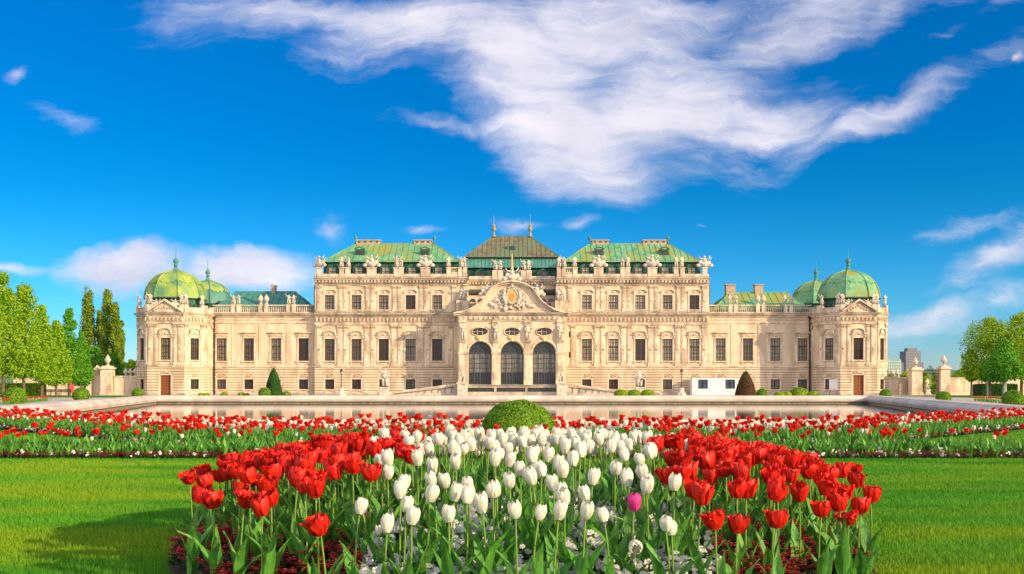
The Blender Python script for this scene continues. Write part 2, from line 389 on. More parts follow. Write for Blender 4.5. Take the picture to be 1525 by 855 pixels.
# inner ground with its gentle fall, outer ground to the horizon butted against it
INN = [(-160, -40), (160, -40), (160, 240), (-160, 240)]
sheet('ground', INN, GRAVEL, 0, [HOLE], 8)
OUT = mat('far_ground', (.06, .11, .03), (.10, .16, .05), .02, .95)
me = bpy.data.meshes.new('ground'); 
me.from_pydata([(-7000, -400, -.012), (7000, -400, -.012), (7000, -40, -.012), (-7000, -40, -.012), (-7000, 240, -.012), (7000, 240, -.012), (7000, 9000, -.012), (-7000, 9000, -.012), (-160, -40, -.012), (-160, 240, -.012), (160, -40, -.012), (160, 240, -.012)], [],
               [(0, 1, 2, 3), (4, 5, 6, 7), (3, 8, 9, 4), (10, 2, 5, 11)]); me.materials.append(OUT); struct(link('far_field', me))
def strip2(x): return 15.9 + max(0, abs(x) - 5.5) * 1.2
LP = [(-34, -8), (34, -8), (34, 36), (18, 35), (13.6, 26.4), (6, 20.6), (-6, 20.6), (-13.6, 26.4), (-18, 35), (-34, 36)]
bedpoly = [(BEDC[0] + BEDR * .97 * math.cos(2 * PI * i / 48), BEDC[1] + BEDR * .97 * math.sin(2 * PI * i / 48)) for i in range(48)]
sheet('lawn', LP, LAWN, .004, [bedpoly], 2.0)
sheet('side_lawn', [(-100, 118), (-46, 118), (-50, 150), (-100, 150)], LAWN, .004, (), 8)
sheet('side_lawn', [(52, 108), (100, 108), (100, 150), (56, 150)], LAWN, .004, (), 8)
sheet('flower_bed', [(BEDC[0] + BEDR * math.cos(2 * PI * i / 64), BEDC[1] + BEDR * math.sin(2 * PI * i / 64)) for i in range(64)], SOIL, .006, (), .12, bedz)
st1 = [(-16, 13.25), (16, 13.25), (16, 14.6), (-16, 14.6)]
sheet('soil_strip', st1, SOIL, .010, (), 1)
xs_ = [-20 + i for i in range(41)]
sheet('soil_strip', [(x, strip2(x)) for x in xs_ if abs(x) <= 15] + [(x, strip2(x) + 2.6) for x in reversed(xs_) if abs(x) <= 15], SOIL, .010, (), 1)

def sweep(mb, poly, prof):
    """profile (outward offset, z) swept round the closed polygon"""
    rings = [offset(poly, o) for o, z in prof]; n = len(poly); k = len(prof)
    vs = [(rings[j][i][0], rings[j][i][1], prof[j][1]) for i in range(n) for j in range(k)]
    mb.add(vs, [(i * k + j, i * k + j + 1, ((i + 1) % n) * k + j + 1, ((i + 1) % n) * k + j) for i in range(n) for j in range(k - 1)])
def densify(poly, step):
    out = []
    for i in range(len(poly)):
        a = Vector(poly[i]); b = Vector(poly[(i + 1) % len(poly)]); m_ = max(1, int((b - a).length / step))
        for t in range(m_): out.append(tuple(a.lerp(b, t / m_)))
    return out
mb = MB(); sweep(mb, POOL, [(.2, -1.0), (.2, -.38), (.02, -.32), (-.04, -.1), (-.02, .02), (.12, .14), (.30, .18), (.34, .24), (.46, .30), (1.5, .31), (1.56, .27), (1.6, -.25)])
mb.m = [1 if (i % 11) in (0, 1) else 0 for i in range(len(mb.f))]
kerb = struct(mb.build('pool_kerb', [KERB, KERBFOOT]))
# joints of the coping stones: thin darker mortar ribs, 2 mm proud
mb = MB()
for i in range(len(POOL)):
    a = Vector(POOL[i]); b = Vector(POOL[(i + 1) % len(POOL)]); e = (b - a); Ln = e.length; e.normalize(); nn = Vector((e.y, -e.x)); k = int(Ln / 2.6)
    for t in range(1, k):
        c = a + e * (Ln * t / k); prof = [(-.043, -.1), (-.023, .02), (.117, .143), (.297, .183), (.337, .243), (.457, .303), (1.5, .313), (1.5, .2), (.2, -.1)]
        vs = []
        for s_ in (-.012, .012):
            for o, z in prof: q = c + e * s_ + nn * o; vs.append((q.x, q.y, z))
        m2 = len(prof); mb.add(vs, [(j, (j + 1) % m2, (j + 1) % m2 + m2, j + m2) for j in range(m2)])
struct(mb.build('kerb_joint', STONEG))
def water_mat():
    m_ = bpy.data.materials.new('water'); m_.use_nodes = True; N = m_.node_tree.nodes; L = m_.node_tree.links; b = N['Principled BSDF']
    b.inputs['Base Color'].default_value = (.03, .032, .025, 1); b.inputs['Roughness'].default_value = .03; b.inputs['IOR'].default_value = 1.33
    tc = N.new('ShaderNodeTexCoord'); mp = N.new('ShaderNodeMapping'); mp.inputs['Scale'].default_value = (.6, 1.6, 1); L.new(tc.outputs['Object'], mp.inputs[0])
    nz = N.new('ShaderNodeTexNoise'); nz.inputs['Scale'].default_value = 1.4; nz.inputs['Detail'].default_value = 4; L.new(mp.outputs[0], nz.inputs['Vector'])
    bp = N.new('ShaderNodeBump'); bp.inputs['Strength'].default_value = .10; bp.inputs['Distance'].default_value = .03; L.new(nz.outputs[0], bp.inputs['Height']); L.new(bp.outputs[0], b.inputs['Normal'])
    return m_
wp = offset(POOL, .31)
me = bpy.data.meshes.new('pool_water'); me.from_pydata([(x, y, -.54) for x, y in wp], [], [tuple(range(len(wp)))]); me.materials.append(water_mat()); struct(link('pool_water', me))
me = bpy.data.meshes.new('pool_floor'); wq = offset(POOL, .5); me.from_pydata([(x, y, -1.0) for x, y in wq], [], [tuple(range(len(wq)))]); me.materials.append(STONEG); struct(link('pool_floor', me))
# ------------------------------------------------------------------ sculpture meshes
def skin_mesh(name, pts, edges, rad, m_, sub=2, extra=None):
    me = bpy.data.meshes.new(name + '_sk'); me.from_pydata(pts, edges, []); o = bpy.data.objects.new('tmp', me); COL.objects.link(o)
    md = o.modifiers.new('s', 'SKIN'); md.use_smooth_shade = True
    for i, r in enumerate(rad):
        sv = me.skin_vertices[0].data[i]; sv.radius = (r, r) if not isinstance(r, tuple) else r
    me.skin_vertices[0].data[0].use_root = True
    if sub: o.modifiers.new('d', 'SUBSURF').levels = sub
    bpy.context.view_layer.update()
    dg = bpy.context.evaluated_depsgraph_get(); ev = o.evaluated_get(dg); out = bpy.data.meshes.new_from_object(ev); out.name = name
    bpy.data.objects.remove(o); bpy.data.meshes.remove(me)
    out.materials.clear(); out.materials.append(m_); out.polygons.foreach_set('use_smooth', [True] * len(out.polygons))
    return out
def figure(name, pose, m_=None):
    """draped standing or seated stone figure, 1.9 m tall at the feet origin"""
    m_ = m_ or STATUE
    if pose == 0:   # arm raised, weight on one leg
        P = [(0, 0, .95), (.02, 0, 1.2), (.03, 0, 1.42), (.03, 0, 1.55), (.05, -.02, 1.72), (-.24, 0, 1.42), (-.42, -.12, 1.62), (-.40, -.2, 1.88), (.27, 0, 1.40), (.36, -.05, 1.15), (.2, -.2, 1.02), (-.10, 0, .9), (-.12, -.02, .5), (-.12, 0, .06), (.12, 0, .88), (.16, -.1, .5), (.2, .02, .06), (.3, .1, .6), (.34, .12, .1)]
    elif pose == 1:  # arms held before the body
        P = [(0, 0, .95), (-.02, 0, 1.2), (-.03, 0, 1.42), (-.03, 0, 1.55), (-.06, -.02, 1.72), (-.26, 0, 1.40), (-.36, -.08, 1.15), (-.12, -.24, 1.08), (.22, 0, 1.40), (.40, -.02, 1.2), (.5, -.15, 1.4), (-.10, 0, .9), (-.16, -.1, .5), (-.18, 0, .06), (.12, 0, .88), (.12, 0, .5), (.12, 0, .06), (-.28, .1, .6), (-.3, .12, .1)]
    E = [(0, 1), (1, 2), (2, 3), (3, 4), (2, 5), (5, 6), (6, 7), (2, 8), (8, 9), (9, 10), (0, 11), (11, 12), (12, 13), (0, 14), (14, 15), (15, 16), (0, 17), (17, 18)]
    Rr = [.21, .19, .19, .08, .13, .10, .075, .055, .10, .075, .055, .16, .14, .12, .16, .14, .12, .13, .12]
    me = skin_mesh(name, P, E, Rr, m_, 1)
    return me
FIG = [figure('statue_mesh', 0), figure('statue_mesh_b', 1)]
def group_fig():
    """seated figure among shields and standards (trophy group), 2 m wide"""
    b = MB(); b.ball((0, 0, .45), .42, 5, (1.5, .8, 1)); b.ball((0, -.02, .95), .3, 5, (1, .8, 1.3)); b.ball((0, -.05, 1.5), .16, 5)
    b.ball((-.5, 0, .7), .3, 5, (1.1, .6, 1.1)); b.ball((.55, 0, .62), .3, 5, (1.1, .6, 1.1))
    for sx in (-1, 1):
        b.tube([(sx * .2, 0, 1.2), (sx * .55, -.1, 1.25), (sx * .8, -.1, 1.5)], [.1, .08, .05], 6)
        b.tube([(sx * .3, .1, .3), (sx * 1.0, .1, 1.45)], [.05, .03], 5); b.tube([(sx * .2, .1, .3), (sx * .75, .12, 1.75)], [.05, .03], 5)
        b.ball((sx * .85, 0, .3), .28, 5, (1.2, .7, .9))
    return b.mesh('trophy_mesh', STATUE, True)
TROPHY = group_fig()
def vase_mesh():
    b = MB(); b.lathe((0, 0, 0), [(.26, 0), (.26, .10), (.12, .16), (.09, .26), (.22, .40), (.36, .65), (.38, .85), (.28, .98), (.22, 1.04), (.30, 1.12), (.20, 1.2), (.10, 1.32), (.07, 1.42), (.02, 1.48)], 14)
    for k in range(8):
        a = k * PI / 4; b.ball((.33 * math.cos(a), .33 * math.sin(a), .78), .09, 4)
    return b.mesh('vase_mesh', STATUE, True)
VASE = vase_mesh()

# ------------------------------------------------------------------ windows
WC = {}
RW = random.Random(21)
def win_meshes(kind, w, h):
    k = (kind, round(w, 2), round(h, 2))
    if k in WC: return WC[k]
    f = MB(); hw = w / 2
    dz = -.20
    f.fbox(F0, -hw, -hw + .09, dz - .06, dz + .04, 0, h); f.fbox(F0, hw - .09, hw, dz - .06, dz + .04, 0, h)
    f.fbox(F0, -hw + .09, hw - .09, dz - .06, dz + .04, 0, .09); f.fbox(F0, -hw + .09, hw - .09, dz - .06, dz + .04, h - .09, h)
    if kind in ('main', 'curved', 'pav', 'upper'):
        tz = h * (.62 if h > 3 else .5)
        f.fbox(F0, -.06, .06, dz - .05, dz + .05, .09, h - .09)
        f.fbox(F0, -hw + .09, -.06, dz - .05, dz + .05, tz - .06, tz + .06); f.fbox(F0, .06, hw - .09, dz - .05, dz + .05, tz - .06, tz + .06)
        for s in (-1, 1):
            uc = s * (hw - .09 + .06) / 2; f.fbox(F0, uc - .028, uc + .028, dz - .03, dz + .02, .09, h - .09)
        nb = 6 if h > 3 else 4
        for i in range(1, nb):
            z = h * i / nb
            if abs(z - tz) > .15: f.fbox(F0, -hw + .09, hw - .09, dz - .028, dz + .018, z - .028, z + .028)
    else:
        f.fbox(F0, -.04, .04, dz - .05, dz + .04, .09, h - .09)
        for i in (1, 2):
            z = h * i / 3; f.fbox(F0, -hw + .09, hw - .09, dz - .03, dz + .02, z - .02, z + .02)
    fr = f.mesh('window_mesh', FRAME)
    pn = []
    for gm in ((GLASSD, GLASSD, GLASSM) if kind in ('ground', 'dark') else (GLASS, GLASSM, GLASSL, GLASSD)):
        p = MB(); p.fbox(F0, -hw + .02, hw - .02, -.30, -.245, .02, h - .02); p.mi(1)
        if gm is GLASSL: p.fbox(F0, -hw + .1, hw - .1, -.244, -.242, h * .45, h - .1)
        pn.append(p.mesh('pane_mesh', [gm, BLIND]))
    s = MB()
    a = .20
    s.fbox(F0, -hw - a, -hw, -.02, .09, -.05, h + a); s.fbox(F0, hw, hw + a, -.02, .09, -.05, h + a); s.fbox(F0, -hw, hw, -.02, .09, h, h + a)
    s.fbox(F0, -hw - a - .08, -hw - a, -.02, .05, -.05, h + a)
    s.fbox(F0, hw + a, hw + a + .08, -.02, .05, -.05, h + a)
    s.fbox(F0, -hw - a - .12, hw + a + .12, -.02, .20, -.22, -.05)                       # sill
    s.fbox(F0, -hw - a, -hw - a + .22, -.02, .13, -.50, -.22); s.fbox(F0, hw + a - .22, hw + a, -.02, .13, -.50, -.22)
    if kind == 'main':
        s.mi(1).fbox(F0, -hw - .05, hw + .05, -.02, .12, h + a + .04, h + a + .50); s.mi(0)
        s.mould(F0, -hw - .45, hw + .45, [(-.02, h + .72), (.18, h + .72), (.24, h + .80), (.38, h + .86), (.40, h + .95), (-.02, h + 1.0)])
        for q in (-1, 1): s.fbox(F0, q * (hw + .22) - .1, q * (hw + .22) + .1, -.02, .16, h + .3, h + .72)
        s.mi(1).ball((0, -.10, h + .45), .2, 4, (1.2, .5, .9)); s.mi(0)
    if kind in ('curved', 'pav'):
        H = .95 if kind == 'curved' else 1.3
        for q in (-1, 1):
            s.fbox(F0, q * (hw + .28) - .13, q * (hw + .28) + .13, -.02, .2, h + .1, h + .60)
            s.fbox(F0, q * (hw + .30) - .28, q * (hw + .30) + .28, -.02, .34, h + .60, h + .72)
        arc = []
        n = 10
        for i in range(n + 1):
            t = PI * i / n; arc.append((-(hw + .12) * math.cos(t), h + .66 + H * .62 * math.sin(t) ** .8))
        for i in range(n):
            (u0, z0), (u1, z1) = arc[i], arc[i + 1]
            s.fprism(F0, [(u0, z0), (u1, z1), (u1 * 1.1, z1 + .15), (u0 * 1.1, z0 + .15)], -.02, .36)
            s.fprism(F0, [(u0, h + .22), (u1, h + .22), (u1, z1), (u0, z0)], -.02, .10)
        s.mi(1)
        s.ball((0, -.12, h + .70), .24, 4, (1.0, .6, 1.1))
        for q in (-1, 1): s.ball((q * .38, -.1, h + .55), .17, 4, (1.2, .6, .8)); s.ball((q * .62, -.1, h + .42), .12, 4, (1, .6, .8))
        s.mi(0)
    if kind == 'upper':
        n = 8; arc = [(-(hw + .25) * math.cos(PI * i / n), h + .32 + .55 * math.sin(PI * i / n)) for i in range(n + 1)]
        for i in range(n):
            (u0, z0), (u1, z1) = arc[i], arc[i + 1]
            s.fprism(F0, [(u0, z0), (u1, z1), (u1 * 1.08, z1 + .12), (u0 * 1.08, z0 + .12)], -.02, .26)
            s.fprism(F0, [(u0, h + .21), (u1, h + .21), (u1, z1), (u0, z0)], -.02, .08)
        s.mi(1).ball((0, -.1, h + .5), .2, 4, (1.3, .5, .8)); s.mi(0)
    if kind == 'ground':
        n = 10; arc = [(-(hw + .2) * math.cos(PI * i / n), h + .22 + .72 * math.sin(PI * i / n)) for i in range(n + 1)]
        for i in range(n):
            (u0, z0), (u1, z1) = arc[i], arc[i + 1]
            s.fprism(F0, [(u0, z0), (u1, z1), (u1 * 1.1, z1 + .09), (u0 * 1.1, z0 + .09)], -.02, .16)
        for i in range(-3, 4):
            t = PI / 2 + i * .36; s.mi(1).tube([(0, -.1, h + .26), (.52 * math.cos(t), -.1, h + .26 + .52 * math.sin(t))], [.03, .08], 5)
        s.mi(0)
    su = s.mesh('surround_mesh', [TRIM, ORN])
    WC[k] = (fr, pn, su); return WC[k]
palace = thing('palace', (0, 163, 0), 'long cream baroque palace with green copper roofs, corner domes and a triple arched entrance', 'palace')
def put(me, name, F, u, z, parent=None, d=0, extra=0.0):
    loc = Vector(F.p(u, d, z)) - palace.location
    o = bpy.data.objects.new(name, me); COL.objects.link(o); o.parent = parent or palace; o.location = loc; o.rotation_euler = (0, 0, F.ang + extra); return o
def window(F, u, zb, w, h, kind):
    fr, pn, su = win_meshes(kind, w, h)
    o = put(fr, 'window', F, u, zb)
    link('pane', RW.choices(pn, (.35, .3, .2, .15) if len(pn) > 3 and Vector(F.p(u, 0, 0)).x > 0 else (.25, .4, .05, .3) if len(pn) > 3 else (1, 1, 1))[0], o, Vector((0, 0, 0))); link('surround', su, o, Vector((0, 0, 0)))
    return o
def door(F, u, z, w, h):
    b = MB(); hw = w / 2
    b.fbox(F0, -hw, hw, -.26, -.18, 0, h)
    for q in (-1, 1):
        for z0, z1 in ((.2, .9), (1.05, 1.9), (2.05, h - .15)): b.fbox(F0, q * hw / 2 - hw * .36, q * hw / 2 + hw * .36, -.18, -.14, z0, z1)
    o = put(b.mesh('door_mesh', WOOD), 'door', F, u, z)
    s = MB()
    for q in (-1, 1):
        s.fbox(F0, q * (hw + .14) - .14, q * (hw + .14) + .14, -.02, .12, 0, h + .2)
    s.fbox(F0, -hw, hw, -.02, .12, h, h + .2); s.mi(1).ball((0, -.12, h + .5), .25, 4, (1.6, .5, .9)); s.mi(0)
    for q in (-1, 1): s.mi(1).ball((q * .5, -.12, h + .4), .16, 4, (1.3, .5, .9))
    link('surround', s.mesh('door_surround_mesh', [TRIM, ORN]), o, Vector((0, 0, 0)))
    h_ = MB(); h_.ball((.12, .10, 1.1), .05, 4); link('handle', h_.mesh('handle_mesh', GOLD), o, Vector((0, -.22, 0)))

# ------------------------------------------------------------------ wall pieces
def rustic(F, u0, u1, z0, z1, ops, name='rustication'):
    """courses of dressed stone standing 3 cm proud of the plaster"""
    b = MB(); H = .42; z = z0
    while z < z1 - .1:
        ze = min(z + H - .11, z1)
        cuts = [(u0, u1)]
        for a, c, e, g in ops:
            if e - .25 < ze and g + .25 > z:
                nc = []
                for p, q in cuts:
                    if c + .3 <= p or a - .3 >= q: nc.append((p, q)); continue
                    if a - .3 > p: nc.append((p, a - .3))
                    if c + .3 < q: nc.append((c + .3, q))
                cuts = nc
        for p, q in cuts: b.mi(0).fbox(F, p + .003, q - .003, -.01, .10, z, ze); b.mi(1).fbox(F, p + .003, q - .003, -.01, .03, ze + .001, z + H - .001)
        z += H
    return b.build(name, [PLASTER, GROOVE_SHADE], palace)
def pilaster(F, u, w, z0, z1, double=False, orn=True, cap=.55):
    b = MB()
    us = (u - w * .62, u + w * .62) if double else (u,)
    for c in us:
        b.fbox(F, c - w / 2 - .08, c + w / 2 + .08, -.01, .20, z0, z0 + .3)
        b.fbox(F, c - w / 2, c + w / 2, -.01, .14, z0 + .3, z1 - cap)
        b.fbox(F, c - w / 2 + .12, c + w / 2 - .12, .13, .17, z0 + .55, z1 - cap - .25)
        if orn:
            b.mi(1); zc = z0 + (z1 - z0) * .40
            p = F.p(c, .17, zc); b.ball(p, w * .30, 4, (1, .5, 1)) 
            if w > .8: b.ball(F.p(c, .17, zc + w * .75), w * .12, 4); b.ball(F.p(c, .17, zc - w * .75), w * .12, 4)
        b.mi(1); b.fbox(F, c - w / 2 - .04, c + w / 2 + .04, -.01, .22, z1 - cap, z1 - cap + .08)
        for q in (-1, 0, 1): b.ball(F.p(c + q * w * .36, .2, z1 - cap * .5), w * .2, 4, (1, .7, 1))
        b.mi(0); b.fbox(F, c - w / 2 - .10, c + w / 2 + .10, -.01, .28, z1 - .10, z1)
    return b.build('pilaster', [TRIM, ORN], palace)
def cornice(F, u0, u1, zt, h=.75, out=.65, dark=True, dent=.42, fr=.0, name='cornice', e0=0, e1=0):
    b = MB(); zb = zt - h
    b.mould(F, u0 - e0, u1 + e1, [(-.02, zb), (.10, zb), (.16, zb + .12 * h), (.18, zb + .45 * h), (out * .7, zb + .52 * h), (out * .8, zb + .68 * h), (out, zb + .80 * h), (out, zb + .96 * h), (-.02, zb + .96 * h)])
    if dent:
        k = int((u1 - u0) / dent); st = (u1 - u0) / max(1, k)
        for i in range(k):
            c = u0 + (i + .5) * st; b.fbox(F, c - dent * .26, c + dent * .26, .15, out * .62, zb + .16 * h, zb + .50 * h)
    b.mi(1).mould(F, u0 - e0, u1 + e1, [(-.02, zb + .96 * h + .002), (out + .05, zb + .96 * h + .002), (out + .05, zb + 1.02 * h), (-.02, zb + 1.06 * h)])
    b.mi(0)
    return b.build(name, [TRIM, LEADM if dark else TRIM], palace)
def frieze(F, u0, u1, z0, z1, step=.62):
    b = MB(); b.mould(F, u0, u1, [(-.01, z0), (.14, z0), (.16, z0 + .10), (-.01, z0 + .10)])
    k = int((u1 - u0) / step); st = (u1 - u0) / k
    for i in range(k):
        c = u0 + (i + .5) * st
        b.mi(0).fprism(F, [(c - .12, z0 + .2), (c + .12, z0 + .2), (c + .15, z1), (c - .15, z1)], -.01, .24)
        b.mi(1).fbox(F, c - .06, c + .06, .24, .28, z0 + .22, z1 - .05)
    b.mi(0)
    return b.build('frieze', [TRIM, ORN], palace)
def band(F, u0, u1, z0, z1, d=.12, name='string_course', m_=None):
    b = MB(); b.mould(F, u0, u1, [(-.01, z0), (d * .6, z0), (d, z0 + (z1 - z0) * .4), (d, z1 - .03), (-.01, z1)]); return b.build(name, m_ or TRIM, palace)
def balustrade(F, u0, u1, z0, h, piers, d=.1):
    b = MB()
    b.fbox(F, u0, u1, d - .35, d, z0, z0 + .22); b.fbox(F, u0, u1, d - .33, d + .02, z0 + h - .16, z0 + h)
    for c, w in piers: b.fbox(F, c - w / 2, c + w / 2, d - .42, d + .08, z0 + .002, z0 + h + .08)
    x = u0 + .18
    while x < u1 - .1:
        if not any(abs(x - c) < w / 2 + .06 for c, w in piers):
            p = F.p(x, d - .17, z0 + .22); hh = h - .38
            b.lathe(p, [(.05, 0), (.09, hh * .3), (.05, hh * .6), (.045, hh * .8), (.07, hh)], 5)
        x += .30
    return b.build('balustrade', TRIM, palace)
def statue(x, y, z, h, pose, rz=0, plinth=.0, w=.7):
    o = bpy.data.objects.new('parapet_statue', FIG[pose] if pose < 2 else (TROPHY if pose == 2 else VASE)); COL.objects.link(o); o.parent = palace
    o.location = Vector((x, y, z)) - palace.location; s = h / (1.9 if pose < 2 else 1.7 if pose == 2 else 1.48)
    o.scale = (s * 1.05, s * 1.05, s); o.rotation_euler = (0, 0, rz); return o

def seams(b, pts, step, w=.05, h=.07):
    """sheet with standing seams: pts bottom-left, bottom-right, top-right, top-left"""
    A, B, C, D = [Vector(p) for p in pts]
    b.mi(0).add([A, B, C, D], [(0, 1, 2, 3)])
    e = (B - A); Ln = e.length; e.normalize(); nrm = (B - A).cross(D - A).normalized()
    if nrm.z < 0: nrm = -nrm
    up = nrm.cross(e).normalized()
    if up.z < 0: up = -up
    Ht = (D - A).dot(up); tl = (D - A).dot(e); tr = (C - A).dot(e)
    k = int(Ln / step)
    for i in range(1, k):
        u = Ln * i / k; t = Ht
        if u < tl: t = Ht * u / tl
        if u > tr: t = Ht * (Ln - u) / (Ln - tr)
        if t < .2: continue
        p = A + e * u + nrm * .004; q = p + up * (t - .05); a = e * w / 2; n_ = nrm * h
        b.add([p - a, p + a, p + a + n_, p - a + n_, q - a, q + a, q + a + n_, q - a + n_], [(0, 1, 2, 3), (4, 5, 6, 7), (0, 1, 5, 4), (1, 2, 6, 5), (2, 3, 7, 6), (3, 0, 4, 7)])
def hip_roof(name, x0, x1, y0, y1, ze, rx0, rx1, ry, zr, m_, step=.85, m2=None):
    b = MB()
    seams(b, [(x0, y0, ze), (x1, y0, ze), (rx1, ry, zr), (rx0, ry, zr)], step)
    seams(b, [(x1, y1, ze), (x0, y1, ze), (rx0, ry, zr), (rx1, ry, zr)], step)
    seams(b, [(x0, y1, ze), (x0, y0, ze), (rx0, ry, zr), (rx0, ry, zr)], step); seams(b, [(x1, y0, ze), (x1, y1, ze), (rx1, ry, zr), (rx1, ry, zr)], step)
    for p, q in (((x0, y0, ze), (rx0, ry, zr)), ((x1, y0, ze), (rx1, ry, zr)), ((rx0, ry, zr), (rx1, ry, zr)), ((x0, y0, ze), (x1, y0, ze))):
        b.tube([p, q], .09, 6)
    return b.build(name, m_, palace)
YB = 162.2; YW = 163.0
# ---- wings and blocks (mirrored)
ZS = 4.4; ZC = 13.15
for sx in (-1, 1):
    def mr(a, b): return (a, b) if sx < 0 else (-b, -a)
    FW = Fr((0, YW)); FB = Fr((0, YB))
    # wing
    u0, u1 = mr(-48.45, -31.75)
    uw = [sx * -PX(p, YW) for p in (330, 370.6, 411.3, 452)]
    ops = [(u - .82, u + .82, 5.5, 9.15) for u in uw] + [(u - .75, u + .75, .9, 2.5) for u in uw]
    b = MB(); b.wall(FW, u0, u1, 0, ZC + .1, ops); b.build('wall', PLASTER, palace)
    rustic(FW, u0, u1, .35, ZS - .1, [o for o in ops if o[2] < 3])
    band(FW, u0, u1, 0, .33, .14, 'plinth', STONEG); band(FW, u0, u1, ZS - .02, ZS + .26)
    for u in uw:
        window(FW, u, 5.5, 1.64, 3.65, 'main')
        window(FW, u, .9, 1.5, 1.6, 'ground')
    for u in [(uw[i] + uw[i + 1]) / 2 for i in range(3)]:      # flat lesenes
        b = MB(); b.fbox(FW, u - .55, u + .55, -.01, .07, ZS + .27, 11.5); b.build('lesene', PLASTER, palace)
    band(FW, u0, u1, 11.5, 11.8, .14, 'architrave'); band(FW, u0, u1, 12.1, 12.22, .1, 'architrave')
    cornice(FW, u0, u1, ZC, .60, .62, dent=0)
    piers = [PX(p, YW) * -sx for p in (347, 355.5, 388, 396.5, 429.5, 437.5)]
    balustrade(FW, u0, u1, ZC + .06, 1.35, [(c, .62) for c in piers])
    for i, c in enumerate(piers): statue(c, YW + .1, ZC + 1.48, 1.65 if i in (2, 3) else 1.75, 3 if i in (2, 3) else i % 2, random.uniform(-.5, .5))
    # block
    u0, u1 = mr(-31.75, -7.1)
    uw = [sx * -PX(p, YB) for p in (491, 531, 571.5, 611.5, 651.2)]
    ops = [(u - .82, u + .82, 5.5, 9.0) for u in uw] + [(u - .75, u + .75, .9, 2.5) for u in uw] + [(u - .8, u + .8, 13.75, 16.05) for u in uw]
    b = MB(); b.wall(FB, u0, u1, 0, 18.6, ops)
    xo = sx * -(-31.75) * -1 if False else (31.75 if sx > 0 else -31.75)
    b.box(min(xo, xo - sx * .3), max(xo, xo - sx * .3), YB + .01, 182, 0, 18.55)
    b.box(min(sx * 7.1, sx * 7.4), max(sx * 7.1, sx * 7.4), YB + .01, 182, 0, 18.55)
    b.build('wall', PLASTER, palace)
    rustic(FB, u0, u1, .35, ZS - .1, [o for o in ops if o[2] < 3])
    band(FB, u0, u1, 0, .33, .14, 'plinth', STONEG); band(FB, u0, u1, ZS - .02, ZS + .26)
    for i, u in enumerate(uw):
        window(FB, u, 5.5, 1.64, 3.5, 'curved'); window(FB, u, .9, 1.5, 1.6, 'ground'); window(FB, u, 13.75, 1.6, 2.3, 'upper')
    pu = [(uw[i] + uw[i + 1]) / 2 for i in range(4)]
    for u in pu: pilaster(FB, u, .82, ZS + .27, 11.25, True); pilaster(FB, u, .62, 13.45, 17.55, True, cap=.4)
    pilaster(FB, sx * 31.0, .9, ZS + .27, 11.25); pilaster(FB, sx * 31.0, .7, 13.45, 17.55, cap=.4)
    pilaster(FB, sx * 9.9, .8, ZS + .27, 11.25); pilaster(FB, sx * 9.3, .7, 13.45, 17.55, cap=.4)
    band(FB, u0, u1, 11.25, 11.55, .2, 'architrave'); frieze(FB, u0, u1, 11.6, 12.42)
    cornice(FB, u0, u1, ZC, .70, .8, dent=0)
    band(FB, u0, u1, ZC + .06, ZC + .30, .12, 'base_course')
    band(FB, u0, u1, 17.55, 17.7, .18, 'architrave')
    cornice(FB, u0, u1, 18.9, 1.0, .9, dent=.55, e0=.0, e1=.0)
    # parapet of the block: piers, solid low wall
    zp = 18.92
    pc = [PX(p, YB) * -sx for p in (475.5, 509, 518, 553.5, 590, 597.5, 633.5, 668.5, 686, 692)]
    b = MB(); b.fbox(FB, u0 + .1, u1 - .1, -.25, .12, zp + .03, zp + .55)
    for i, c in enumerate(pc):
        w = 1.5 if i in (3, 6) else .75; b.fbox(FB, c - w / 2, c + w / 2, -.35, .2, zp + .035, zp + 1.45); b.fbox(FB, c - w / 2 - .08, c + w / 2 + .08, -.42, .28, zp + 1.455, zp + 1.60)
    b.build('parapet', TRIM, palace)
    for i, c in enumerate(pc): statue(c, YB + .1, zp + 1.6, 2.1 if i in (3, 6) else 1.95, 2 if i in (3, 6, 0) else i % 2, random.uniform(-.6, .6))
    a_ = pc[-2] + sx * -1.6; balustrade(FB, min(pc[-3], pc[-2]) + .45, max(pc[-3], pc[-2]) - .45, zp + .6, 1.0, [])
    # mansard lower slope, dormers, upper hip roof
    xa, xb = (sx * 30.6, sx * 8.6); x0, x1 = min(xa, xb), max(xa, xb)
    b = MB(); seams(b, [(x0, 163.4, 18.9), (x1, 163.4, 18.9), (x1, 164.0, 21.62), (x0, 164.0, 21.62)], .9)
    seams(b, [(x0, 176, 18.9), (x0, 163.4, 18.9), (x0, 164, 21.6), (x0, 176, 21.6)], .9); seams(b, [(x1, 163.4, 18.9), (x1, 176, 18.9), (x1, 176, 21.6), (x1, 164, 21.6)], .9)
    b.build('lower_roof', COPPERD, palace)
    rx = sorted((sx * 26.2, sx * 13.1))
    hip_roof('roof', x0 - .25, x1 + .25, 163.6, 176.4, 21.62, rx[0], rx[1], 169.6, 25.4, COPPER, .95)
    for p in (493.8, 533.4, 573.5, 613, 652.8):
        u = PX(p, YB) * -sx; d0 = MB()
        d0.fprism(FB, [(u - .95, 18.98), (u + .95, 18.98), (u + .95, 20.5), (u + .6, 21.05), (u, 21.25), (u - .6, 21.05), (u - .95, 20.5)], -2.2, -.75)
        d0.mi(1).fbox(FB, u - .62, u + .62, -.749, -.70, 19.35, 20.55); d0.mi(2)
        for q in (-.62, -.03, .56): d0.fbox(FB, u + q, u + q + .06, -.69, -.66, 19.35, 20.55)
        d0.fbox(FB, u - .62, u + .62, -.692, -.663, 19.93, 19.98)
        d0.mi(0)
        for q in (-1, 1): d0.ball(FB.p(u + q * 1.15, -.85, 19.5), .26, 4, (1, .8, 1.3))
        d0.build('dormer', [COPPERD, GLASS, FRAME], palace)
